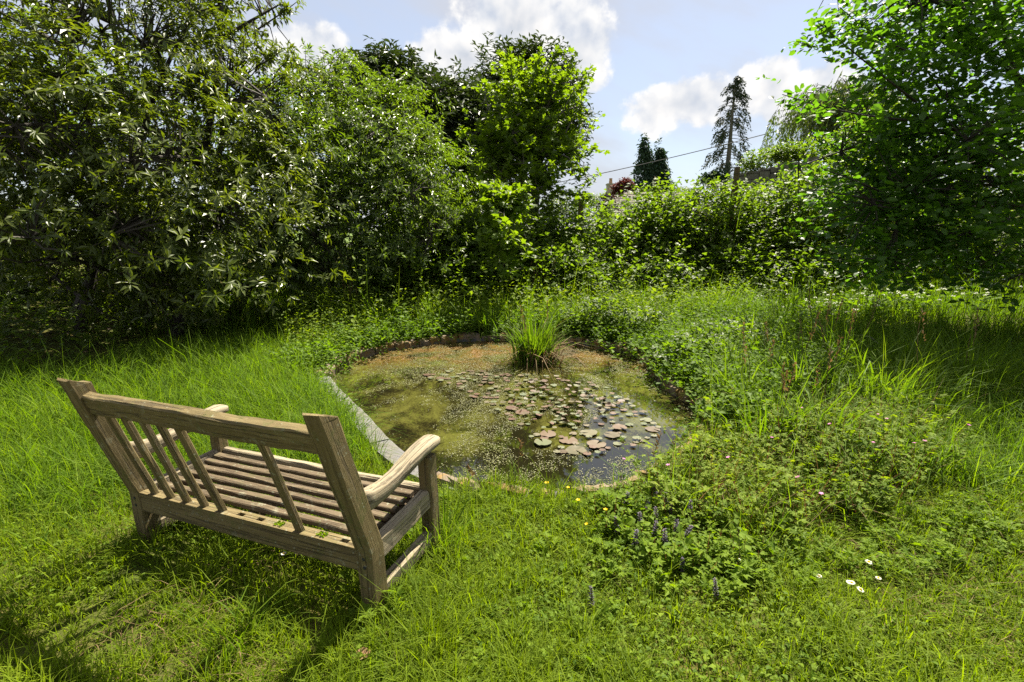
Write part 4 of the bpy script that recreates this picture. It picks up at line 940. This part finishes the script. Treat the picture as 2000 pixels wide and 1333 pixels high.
# low broad leaves of clover and creeping plants in the turf
g = Geo(); xy = polar(20000, r, 1.1, 4.6, .6); le, ga, ri, ba, sh, sd = zones(xy); pn = patchy(xy, 2.2, 21)
keep = (sd > .06) & (pn > .45-.5*(xy[:, 0] > -.2)) & (r.rand(len(xy)) > .9*np.maximum(le, ri)) & (r.rand(len(xy)) > sh); xy = xy[keep]; n = len(xy)
a = r.uniform(0, 6.28, n); z = height(xy)+r.uniform(.012, .05, n)
stamp(g, palmate(3, .5, 1.9, .05), np.column_stack([xy, z]), frames(np.column_stack([np.cos(a), np.sin(a), r.normal(.1, .25, n)]), np.column_stack([r.normal(0, .35, (n, 2)), np.ones(n)])), r.uniform(.011, .024, n), r.rand(n))
cl = link('creeping_leaves', g.mesh('creeping_leaves', M['clover'])); prop(cl, 'small lobed creeping leaves growing through the lawn', 'ground cover', kind='stuff')
# long meadow grass, left and right
def meadow(name, lab, mask, n0, r0, r1, hgt, wd, a0, a1, bend=.8, p=.7, mat='meadow', thin=-9, dead=.05):
    g = Geo(); xy = polar(n0, r, r0, r1, p, a0, a1); z_ = zones(xy); m = mask(xy, *z_); pn = patchy(xy, 2.4, 33); pm = patchy(xy, 6, 35)
    keep = (z_[5] > .10) & (r.rand(len(xy)) < m) & (pm > thin) & (r.rand(len(xy)) > z_[4]); xy = xy[keep]; n = len(xy); pn = pn[keep]; m = m[keep]
    L = hgt*(.55+.45*m)*(1+.35*pn)*np.exp(r.normal(0, .32, n)); br = r.rand(n)*.97; br[r.rand(n) < dead] = 1
    blades(g, xy, L, wd*np.exp(r.normal(0, .3, n))*(1+.06*np.linalg.norm(xy, axis=1)), np.abs(r.normal(bend, .4, n)), r, br)
    o = link(name, g.mesh(name, M[mat])); prop(o, lab, 'grass', kind='stuff'); return o
meadow('meadow_grass', 'long arching bright grass between bench, pond and rhododendron', lambda xy, le, ga, ri, ba, sh, sd: np.maximum(le, ga*.75)*(1-ba), 62000, 1.6, 7.5, .21, .0042, -52, -5)
meadow('shaded_grass', 'long rank grass in the shade of the hazel on the right', lambda xy, le, ga, ri, ba, sh, sd: ri*(1-ba), 50000, 2.4, 10.0, .28, .0050, 12, 52)
meadow('bank_grass', 'mixed long grass on the far side of the pond', lambda xy, le, ga, ri, ba, sh, sd: ba*.8, 56000, 6.3, 13.0, .42, .0055, -40, 52, .6, 1.0)

# ------------------------------------------------------------------ herbs, tussocks and flowers
def herbs(name, lab, cat, xy, hgt, leaf, size, k, mat, stem='herb', r=r, tilt=.35, jit=.35, thing=False, t0=.2, lean=.25, stemw=.0022):
    n = len(xy); z = height(xy); H = hgt*np.exp(r.normal(0, .28, n)); ln = r.normal(0, lean, (n, 2))*H[:, None]
    top = np.column_stack([xy+ln, z+H]); bot = np.column_stack([xy, z-.01])
    g = Geo(); t = t0+(1-t0)*np.tile((np.arange(k)+.5)/k, n)**.8; b0 = np.repeat(bot, k, 0); d = np.repeat(top-bot, k, 0)
    ph = np.tile(np.arange(k)*2.4, n)+np.repeat(r.rand(n)*6.28, k)+r.normal(0, .3, n*k)
    ax = np.column_stack([np.cos(ph), np.sin(ph), tilt+r.normal(0, jit, n*k)])
    pos = b0+d*t[:, None]+ax*np.array([1, 1, .4])*(size*.5*r.rand(n*k))[:, None]
    rn = np.clip(np.repeat(r.rand(n), k)*.5+r.rand(n*k)*.5, 0, 1)
    stamp(g, leaf, pos, frames(ax, np.column_stack([r.normal(0, .35, (n*k, 2)), np.ones(n*k)])), size*r.uniform(.55, 1.2, n*k)*np.repeat(np.exp(r.normal(0, .28, n)), k)*(1.15-.45*t), rn)
    s = Geo(); sw = np.stack([np.cos(ph[::k]), np.sin(ph[::k]), 0*ph[::k]], 1)*stemw
    V = np.stack([bot-sw, bot+sw, top+sw*.4, top-sw*.4], 1).reshape(-1, 3); s.add(V, None, np.arange(4*n).reshape(-1, 4), np.repeat(r.rand(n), 4))
    c = np.append(xy.mean(0), 0)
    root = empty(name, c, lab, cat)
    prop(link('foliage', g.mesh('foliage', M[mat], origin=c), root), kind='stuff'); prop(link('stems', s.mesh('stems', M[stem], origin=c), root), kind='stuff')
    if not thing: prop(root, kind='stuff')
    return root
def fill(poly, n, r=r, sdmin=.06):
    """random ground points inside an outline given by its corners in the photograph"""
    P = np.array([gp(u, v)[:2] for u, v in poly]); lo, hi = P.min(0), P.max(0); out = []
    q = lo+(hi-lo)*r.rand(n*4, 2); m = np.array([inside(p, P) for p in q]); q = q[m]; q = q[pond_sd(q) > sdmin]
    return q[:n]
L4 = leaf4(.30, .15, .06); NET = leaf4(.24, .2, .08)
herbs('border_herbs', 'mixed leafy herbs crowding the far side of the pond', 'herbs', fill([(620, 690), (560, 640), (600, 585), (760, 566), (1000, 560), (1250, 560), (1480, 560), (1500, 620), (1300, 680), (1220, 672), (1000, 650), (880, 650), (760, 664), (690, 684)], 2500), .50, leaf2(.30), .075, 14, 'robert')
herbs('nettles', 'taller pale nettles against the dark hedge behind the pond', 'nettles', fill([(600, 600), (700, 570), (1000, 562), (1250, 562), (1500, 565), (1400, 600), (1000, 600), (750, 612)], 700), .55, leaf2(.26), .085, 14, 'herb', tilt=.1)
herbs('bank_herbs', 'yellow green herb clump on the left bank of the pond', 'herbs', fill([(560, 690), (640, 720), (700, 690), (690, 640), (620, 600), (540, 640)], 420), .34, L4, .05, 13, 'robert')
herbs('edge_herbs', 'small leafy plants overhanging the grey slabs by the bench', 'herbs', fill([(600, 760), (640, 740), (715, 822), (720, 850), (640, 830)], 130, sdmin=.05), .15, L4, .032, 12, 'herb')
herbs('right_bank_herbs', 'leafy plants tumbling along the right bank of the pond', 'herbs', fill([(1270, 690), (1330, 640), (1480, 620), (1620, 680), (1640, 800), (1420, 830), (1390, 790), (1310, 745)], 1200), .33, L4, .055, 12, 'herb')
r2 = np.random.RandomState(202)
def rim(s0, s1, n, o0, o1):
    p, t, nr = along(r2.uniform(s0, s1, n)); return p+nr*FLIP*r2.uniform(o0, o1, n)[:, None]
herbs('rim_plants', 'trailing plants hanging over the far and right rim of the pond', 'herbs', rim(S(7.6), TOT, 1300, -.05, .30), .24, leaf2(.34), .06, 12, 'herb', lean=.6, r=r2)
g = Geo(); q = rim(S(3.2), S(7.8), 3400, -.03, .26); q = q[r2.rand(len(q)) < .35+.65*(patchy(q, 9, 44) > 0)]; blades(g, q, .085*np.exp(r2.normal(0, .4, len(q))), .0035, np.abs(r2.normal(.8, .4, len(q))), r2, r2.rand(len(q))*.97, np.full(len(q), .005))
prop(link('rim_grass', g.mesh('rim_grass', M['lawn'])), 'grass creeping over the near rim stones of the pond', 'grass', kind='stuff')
herbs('moss_tufts', 'low mossy tufts on the near rim of the pond', 'moss', rim(S(3), S(7.6), 260, .06, .25), .05, L4, .018, 12, 'robert', lean=.5, r=r2)
q = fill([(1240, 950), (1300, 880), (1400, 835), (1560, 815), (1720, 830), (1850, 880), (1830, 960), (1700, 1030), (1560, 1075), (1420, 1080), (1300, 1030)], 900, r2)
q = q[r2.rand(len(q)) < .35+.65*(patchy(q, 5.0, 61) > -.25)]
robert = herbs('herb_robert', 'sprawling herb robert patch with reddish stems and pink flowers', 'flower patch', q, .165*(1+.35*np.clip(patchy(q, 4.0, 62), -1, 1)), palmate(5, .42, 2.3, .06), .042, 9, 'robert', 'redstem', r2, thing=True, t0=.3, lean=.35)
g = Geo(); qs = q[r2.permutation(len(q))[:260]]; blades(g, qs+r2.normal(0, .05, qs.shape), .30*np.exp(r2.normal(0, .3, len(qs))), .004, np.abs(r2.normal(.7, .4, len(qs))), r2)
prop(link('dead_stems', g.mesh('dead_stems', M['straw'], origin=robert.location), robert), kind='stuff')
g = Geo(); qs = q[r2.randint(0, len(q), 700)]; blades(g, qs+r2.normal(0, .06, qs.shape), .30*np.exp(r2.normal(0, .35, len(qs))), .005, np.abs(r2.normal(.7, .4, len(qs))), r2)
prop(link('grass_among_herbs', g.mesh('grass_among_herbs', M['meadow'])), 'grass blades coming up through the herb robert', 'grass', kind='stuff')
q = fill([(1150, 980), (1230, 955), (1320, 960), (1460, 1060), (1540, 1100), (1450, 1140), (1300, 1120), (1180, 1050)], 420, r2)
bugle = herbs('bugle_patch', 'low bugle patch with dusky purple flower spikes before the herb robert', 'flower patch', q, .09, leaf4(.36, .15, .05), .038, 9, 'clover', 'redstem', r2, t0=.1, thing=True)
q = fill([(1180, 990), (1500, 1080), (1850, 1000), (1980, 960), (1990, 1100), (1700, 1150), (1400, 1190), (1150, 1120)], 500, r2)
herbs('buttercup_leaves', 'lobed leaves scattered where the flower patch meets the lawn', 'ground cover', q, .07, palmate(5, .4, 2.3, .06), .035, 5, 'clover', 'herb', r2, t0=.5)
q = fill([(700, 1010), (900, 960), (1200, 970), (1200, 1320), (650, 1330)], 260, r2)
herbs('lawn_weeds', 'rosettes of lobed weeds in the lawn beside the bench', 'ground cover', q, .05, palmate(5, .45, 2.3, .06), .032, 6, 'clover', 'herb', r2, t0=.4)
# wild garlic
gq = fill([(1440, 612), (1560, 570), (1700, 553), (1960, 556), (1990, 625), (1800, 640), (1640, 655), (1500, 650)], 1500, r2)
garlic = herbs('wild_garlic', 'drift of wild garlic with white flower heads beneath the hazel', 'flower patch', gq, .20, leaf8(.16, .15, .3), .17, 5, 'meadow', 'herb', r2, tilt=.7, thing=True, t0=.0)
u = gq[r2.rand(len(gq)) < .42]; g = Geo(); n = len(u); k = 16; top = np.column_stack([u, height(u)+.28*np.exp(r2.normal(0, .15, n))]); dd = rdir(n*k, r2); dd[:, 2] = np.abs(dd[:, 2])*.6+.1
stamp(g, leaf2(.4), np.repeat(top, k, 0)+dd*.012, frames(dd, rdir(n*k, r2)), r2.uniform(.014, .024, n*k), r2.rand(n*k))
prop(link('flower_heads', g.mesh('flower_heads', M['white'], origin=garlic.location), garlic), kind='stuff')
# dark undergrowth beneath the shrubs on the left and along the hedge foot
q = fill([(-150, 760), (60, 735), (330, 660), (560, 610), (600, 570), (300, 575), (-150, 600)], 1300, r2)
herbs('undergrowth', 'dark leafy undergrowth in the shade under the rhododendron', 'undergrowth', q, .24, leaf2(.32), .075, 11, 'bramble', 'litter', r2)
q = fill([(600, 575), (1500, 568), (2000, 575), (2000, 552), (1300, 545), (700, 548)], 900, r2)
herbs('hedge_foot_plants', 'dark leafy plants along the foot of the bramble hedge', 'undergrowth', q, .38, leaf2(.32), .09, 10, 'bramble', 'litter', r2)
g = Geo(); q = fill([(-200, 800), (60, 760), (330, 680), (560, 615), (500, 560), (-200, 570)], 3500, r2); n = len(q); a = r2.uniform(0, 6.28, n)
stamp(g, leaf4(.2), np.column_stack([q, height(q)+r2.uniform(.004, .03, n)]), frames(np.column_stack([np.cos(a), np.sin(a), r2.normal(0, .2, n)]), np.column_stack([r2.normal(0, .3, (n, 2)), np.ones(n)])), r2.uniform(.05, .11, n), r2.rand(n))
prop(link('leaf_litter', g.mesh('leaf_litter', M['litter'])), 'brown fallen leaves under the rhododendron', 'leaf litter', kind='stuff')
tree('bramble_mound', 'low bramble mound hanging over the right edge of the pond', 'bramble', gp(1390, 720), [bl(1350, 690, 5.2, .36, .3, .24), bl(1410, 670, 5.6, .40, .3, .26), bl(1325, 715, 5.0, .24, .25, .17)],
     420, TRI, .08, 5, 'bramble', style='spray', stems=3, r0=.006, seed=300, limbs=10, twigs=.1, zmin=.0, shell=.25, length=.14)
tree('bramble_mound', 'yellowish bramble mound behind the pond, right of the sedge clump', 'bramble', gp(1200, 655), [bl(1170, 625, 7.0, .5, .3, .28), bl(1250, 640, 6.7, .45, .3, .25)],
     420, TRI, .085, 5, 'bramble', style='spray', stems=3, r0=.006, seed=301, limbs=10, twigs=.1, zmin=.0, shell=.25, length=.14)
def tussock(name, lab, c, n, L, wd, rad, bend, mat='sedge', heads=0, r=r2, dead=0, z=None, cat='grass clump'):
    c = np.array([c[0], c[1], height(np.array([c[:2]]))[0] if z is None else z]); root = empty(name, c, lab, cat)
    def lot(k, mt, nm, bend, dx=0., Lk=1.):
        g = Geo(); off = r.normal(0, rad, (k, 2)); off[:, 0] += dx; az_ = np.arctan2(off[:, 1], off[:, 0])+r.normal(0, .7, k)
        blades(g, c[:2]+off, L*Lk*np.exp(r.normal(0, .25, k)), wd*np.exp(r.normal(0, .25, k)), np.abs(r.normal(bend, .3, k)), r, None, np.full(k, c[2]), az_)
        prop(link(nm, g.mesh(nm, M[mt], origin=c), root), kind='stuff')
    lot(n, mat, 'blades', bend)
    if dead: lot(dead, 'straw', 'dead_blades', 1.1, rad*.9, .75)
    if heads:
        g = Geo()
        for k in range(heads):
            o = c+np.append(r.normal(0, rad*1.2, 2), 0); e = o+np.append(r.normal(0, .12, 2), L*r.uniform(1.2, 1.7)); p_ = curve(o, e, (r.normal(0, .03), 0, 0), 6); tube(g, p_, .0025, 3)
            m = 14; t = np.linspace(.72, 1.0, m); dd = rdir(m, r); dd[:, 2] = np.abs(dd[:, 2])+.6; stamp(g, leaf2(.25), o+(e-o)*t[:, None], frames(dd, rdir(m, r)), r.uniform(.02, .035, m), r.rand(m))
        prop(link('seed_heads', g.mesh('seed_heads', M['straw'], origin=c), root), kind='stuff')
    return root
tussock('sedge_clump', 'upright sedge clump with straw on one side standing in the pond', gp(1042, 708, WATER_Z), 420, .46, .017, .085, .38, heads=3, dead=170, z=WATER_Z-.02)
for u_, v_, n_, L_, w_, rd, hd, lab in [(745, 655, 70, .38, .013, .07, 0, 'dark iris tussock left of the mossy far edge'), (955, 652, 80, .34, .012, .08, 0, 'grass tussock on the far edge left of the sedge clump'),
        (1150, 648, 90, .40, .016, .10, 0, 'broad bladed tussock behind the sedge clump'), (1400, 640, 120, .52, .010, .16, 0, 'dark rushy tussock on the right bank'),
        (1400, 585, 200, .75, .010, .25, 40, 'tallest seeding grass stand before the shaded hedge'), (1330, 605, 80, .42, .016, .10, 0, 'bright broad bladed tussock right of the pond corner'),
        (1470, 690, 110, .40, .015, .13, 0, 'bright yellow green tussock beside the bramble mound'), (1560, 790, 130, .36, .014, .13, 4, 'broad arching tussock nearest the right end of the pond'),
        (1450, 790, 90, .32, .013, .10, 3, 'slender upright tussock above the right pond edge'), (1640, 730, 110, .42, .012, .14, 6, 'arching tussock at the edge of the hazel shade'),
        (1740, 800, 160, .38, .011, .18, 3, 'long dark green tussock within the hazel shade'), (1880, 770, 160, .40, .011, .2, 3, 'rank grass tussock at the right edge of the picture'),
        (470, 1255, 70, .13, .004, .05, 0, 'fine grass tuft in the lawn behind the bench'), (860, 1075, 70, .20, .005, .05, 0, 'grass tuft growing around the front leg of the bench'), (640, 860, 90, .20, .005, .06, 0, 'bright grass tuft between the bench and the grey slabs'),
        (850, 640, 90, .45, .014, .10, 0, 'upright iris tussock above the mossy far rim'), (1060, 610, 110, .50, .012, .16, 8, 'bright grass stand directly behind the sedge clump'), (1230, 625, 90, .42, .014, .12, 0, 'yellow green tussock over the far right rim'), (690, 640, 90, .42, .011, .12, 6, 'reedy tussock left of the pond'), (1520, 650, 110, .42, .013, .14, 0, 'leaning tussock between bramble mound and garlic'), (1600, 860, 110, .30, .010, .14, 3, 'arching grass clump rising out of the herb robert'), (1500, 870, 70, .30, .008, .12, 2, 'thin upright blades in the middle of the herb robert'), (300, 660, 60, .40, .008, .15, 14, 'straw coloured grass stand at the foot of the rhododendron'), (1000, 965, 60, .17, .004, .09, 2, 'thin grass tuft on the near edge of the pond'), (1240, 900, 30, .28, .006, .10, 2, 'few tall blades beside the near pond corner')]:
    tussock('grass_tussock', lab, gp(u_, v_), int(n_*1.5), L_*(1.3 if u_ > 1300 else 1.15), w_*1.25, rd, .6, 'sedge' if n_ > 75 else 'meadow', hd)
# single flowers
def make_flower(kind):
    g = Geo(); s = Geo(); rr = np.random.RandomState(len(kind))
    if kind == 'daisy':
        n = 14; a = np.arange(n)*2*math.pi/n; stamp(g, leaf2(.2, .02), np.zeros((n, 3))+[0, 0, .055], frames(np.column_stack([np.cos(a), np.sin(a), np.full(n, .12)]), np.tile([0, 0, 1.], (n, 1))), np.full(n, .013), rr.rand(n))
        c = Geo(); tube(c, [[0, 0, .052], [0, 0, .057], [0, 0, .060]], np.array([.005, .005, .002]), 8); tube(s, curve((0, 0, -.01), (0, 0, .054), (.004, 0, 0), 4), .0012, 4)
        return [('petals', g.mesh('petals', M['white'])), ('centre', c.mesh('centre', M['yellow'])), ('stem', s.mesh('stem', M['herb']))]
    if kind == 'buttercup':
        n = 5; a = np.arange(n)*2*math.pi/n; stamp(g, leaf2(.45, .08), np.zeros((n, 3))+[0, 0, .16], frames(np.column_stack([np.cos(a), np.sin(a), np.full(n, .5)]), np.tile([0, 0, 1.], (n, 1))), np.full(n, .014), rr.rand(n))
        tube(s, curve((0, 0, -.01), (0, 0, .16), (.012, 0, 0), 5), .0014, 4); return [('petals', g.mesh('petals', M['yellow'])), ('stem', s.mesh('stem', M['herb']))]
    if kind == 'pink':
        n = 5; a = np.arange(n)*2*math.pi/n; stamp(g, leaf2(.35, .03), np.zeros((n, 3))+[0, 0, .24], frames(np.column_stack([np.cos(a), np.sin(a), np.full(n, .25)]), np.tile([0, 0, 1.], (n, 1))), np.full(n, .013), rr.rand(n))
        tube(s, curve((0, 0, -.01), (0, 0, .24), (.012, 0, 0), 4), .001, 3); return [('petals', g.mesh('petals', M['pink'])), ('stem', s.mesh('stem', M['redstem']))]
    n = 44; t = np.linspace(.3, 1, n); a = np.arange(n)*2.4; stamp(g, leaf4(.35, .2, .05), np.column_stack([np.zeros((n, 2)), t*.13]), frames(np.column_stack([np.cos(a), np.sin(a), np.full(n, .3)]), np.tile([0, 0, 1.], (n, 1))), .020*(1.15-.6*t), rr.rand(n))
    tube(s, curve((0, 0, -.01), (0, 0, .13), (.003, 0, 0), 4), .002, 4); return [('spike', g.mesh('spike', M['purple'])), ('stem', s.mesh('stem', M['redstem']))]
KINDS = {k: make_flower(k) for k in ('daisy', 'buttercup', 'pink', 'bugle')}
def flower(kind, name, lab, cat, grp, u, v, sc_=1.0, dz=0.0):
    p = gp(u, v); p[2] = height(p[None, :2])[0]+dz
    if isinstance(grp, bpy.types.Object):
        o = empty(name, p-np.array(grp.location), None, None, None, (r2.normal(0, .15), r2.normal(0, .15), r2.uniform(0, 6.28))); o.parent = grp
    else: o = empty(name, p, lab, cat, grp, (r2.normal(0, .15), r2.normal(0, .15), r2.uniform(0, 6.28))); o.scale = (sc_,)*3
    for nm, me in KINDS[kind]: link(nm, me, o)
for u_, v_, lab in [(1590, 1142, 'white daisy leaning close to the herb robert, left of a touching pair'), (1601, 1150, 'white daisy touching another just right of it, nearest the herb robert'), (1648, 1156, 'white daisy left of the tight trio in the lawn'),
                    (1663, 1162, 'topmost white daisy of the tight trio in the lawn'), (1662, 1172, 'lowest white daisy of the tight trio in the lawn'), (1712, 1148, 'rightmost white daisy standing apart in the lawn'),
                    (1690, 1120, 'white daisy set back under the herb robert stems'), (1438, 1124, 'lone white daisy left of the others below the herb robert')]:
    flower('daisy', 'daisy', lab, 'daisy', 'daisies in front of the flower patch', u_, v_, r2.uniform(.9, 1.25))
for u_, v_, lab in [(543, 1092, 'white daisy closest to the bench rail in its shadow'), (558, 1106, 'middle one of three white daisies in the bench shadow'), (580, 1112, 'white daisy in the bench shadow nearest the right rear leg')]:
    flower('daisy', 'daisy', lab, 'daisy', 'daisies behind the bench', u_, v_, r2.uniform(.9, 1.2))
for u_, v_, lab in [(1162, 1060, 'yellow buttercup nearest the camera, left of the bugle'), (1180, 1045, 'yellow buttercup against the bugle leaves'), (1130, 1030, 'yellow buttercup in the lawn midway to the pond edge'), (1108, 985, 'yellow buttercup against the water at the near pond edge'), (1068, 985, 'leftmost yellow buttercup at the near pond edge')]:
    flower('buttercup', 'buttercup', lab, 'buttercup', 'buttercups by the near pond edge', u_, v_, r2.uniform(.7, 1.0))
for u_, v_ in [(1300, 1010), (1285, 1040), (1320, 1055), (1312, 1030), (1347, 1015), (1210, 1055), (1370, 1015), (1290, 990), (1218, 1000), (1255, 1045), (1300, 1085), (1328, 1065), (1262, 1015), (1275, 1070), (1240, 1075)]:
    flower('bugle', 'flower', None, None, bugle, u_, v_, r2.uniform(.55, .85))
for u_, v_, lab in [(1157, 1195, 'lone purple bugle spike in the open lawn'), (1400, 1185, 'small purple bugle spike nearest the daisies in the lawn'), (1334, 1125, 'purple bugle spike at the lower edge of the clump'), (273, 790, 'purple bugle spike behind the left end of the bench'), (492, 800, 'purple bugle spike between bench arm and pond')]:
    flower('bugle', 'bugle_flower', lab, 'flower', None, u_, v_, .8)
for u_, v_ in [(1590, 1010), (1596, 1045), (1740, 915), (1730, 890), (1782, 945), (1790, 960), (1855, 895), (1806, 895), (1642, 905), (1772, 880), (1722, 880), (1562, 865), (1322, 985), (1200, 950), (1500, 930), (1450, 960), (1690, 950)]:
    flower('pink', 'flower', None, None, robert, u_, v_, r2.uniform(.9, 1.2))
# a fallen leaf and a stick
g = Geo(); v_, t_, q_ = leaf8(.28, .32, -.25, .12); g.add(v_*.06, t_, q_, .9); p = gp(690, 1312); p[2] = height(p[None, :2])[0]+.045
prop(link('fallen_leaf', g.mesh('fallen_leaf', leaf_mat('brown_leaf', [(0, (.22, .12, .06)), (1, (.34, .20, .11))], .6, .25, (1.2, 1, .7), .2)), None, p, (.3, .2, .6)), 'curled brown fallen leaf on the lawn behind the bench', 'leaf')
g = Geo(); p0, p1 = gp(1682, 655, .22), gp(1718, 675, .20); tube(g, curve(p0, p1, (0, 0, .03), 7), np.linspace(.012, .006, 7), 6)
prop(link('fallen_branch', g.mesh('fallen_branch', M['bark_grey'], grain=True)), 'short bare stick lying in the shaded grass under the hazel', 'stick')
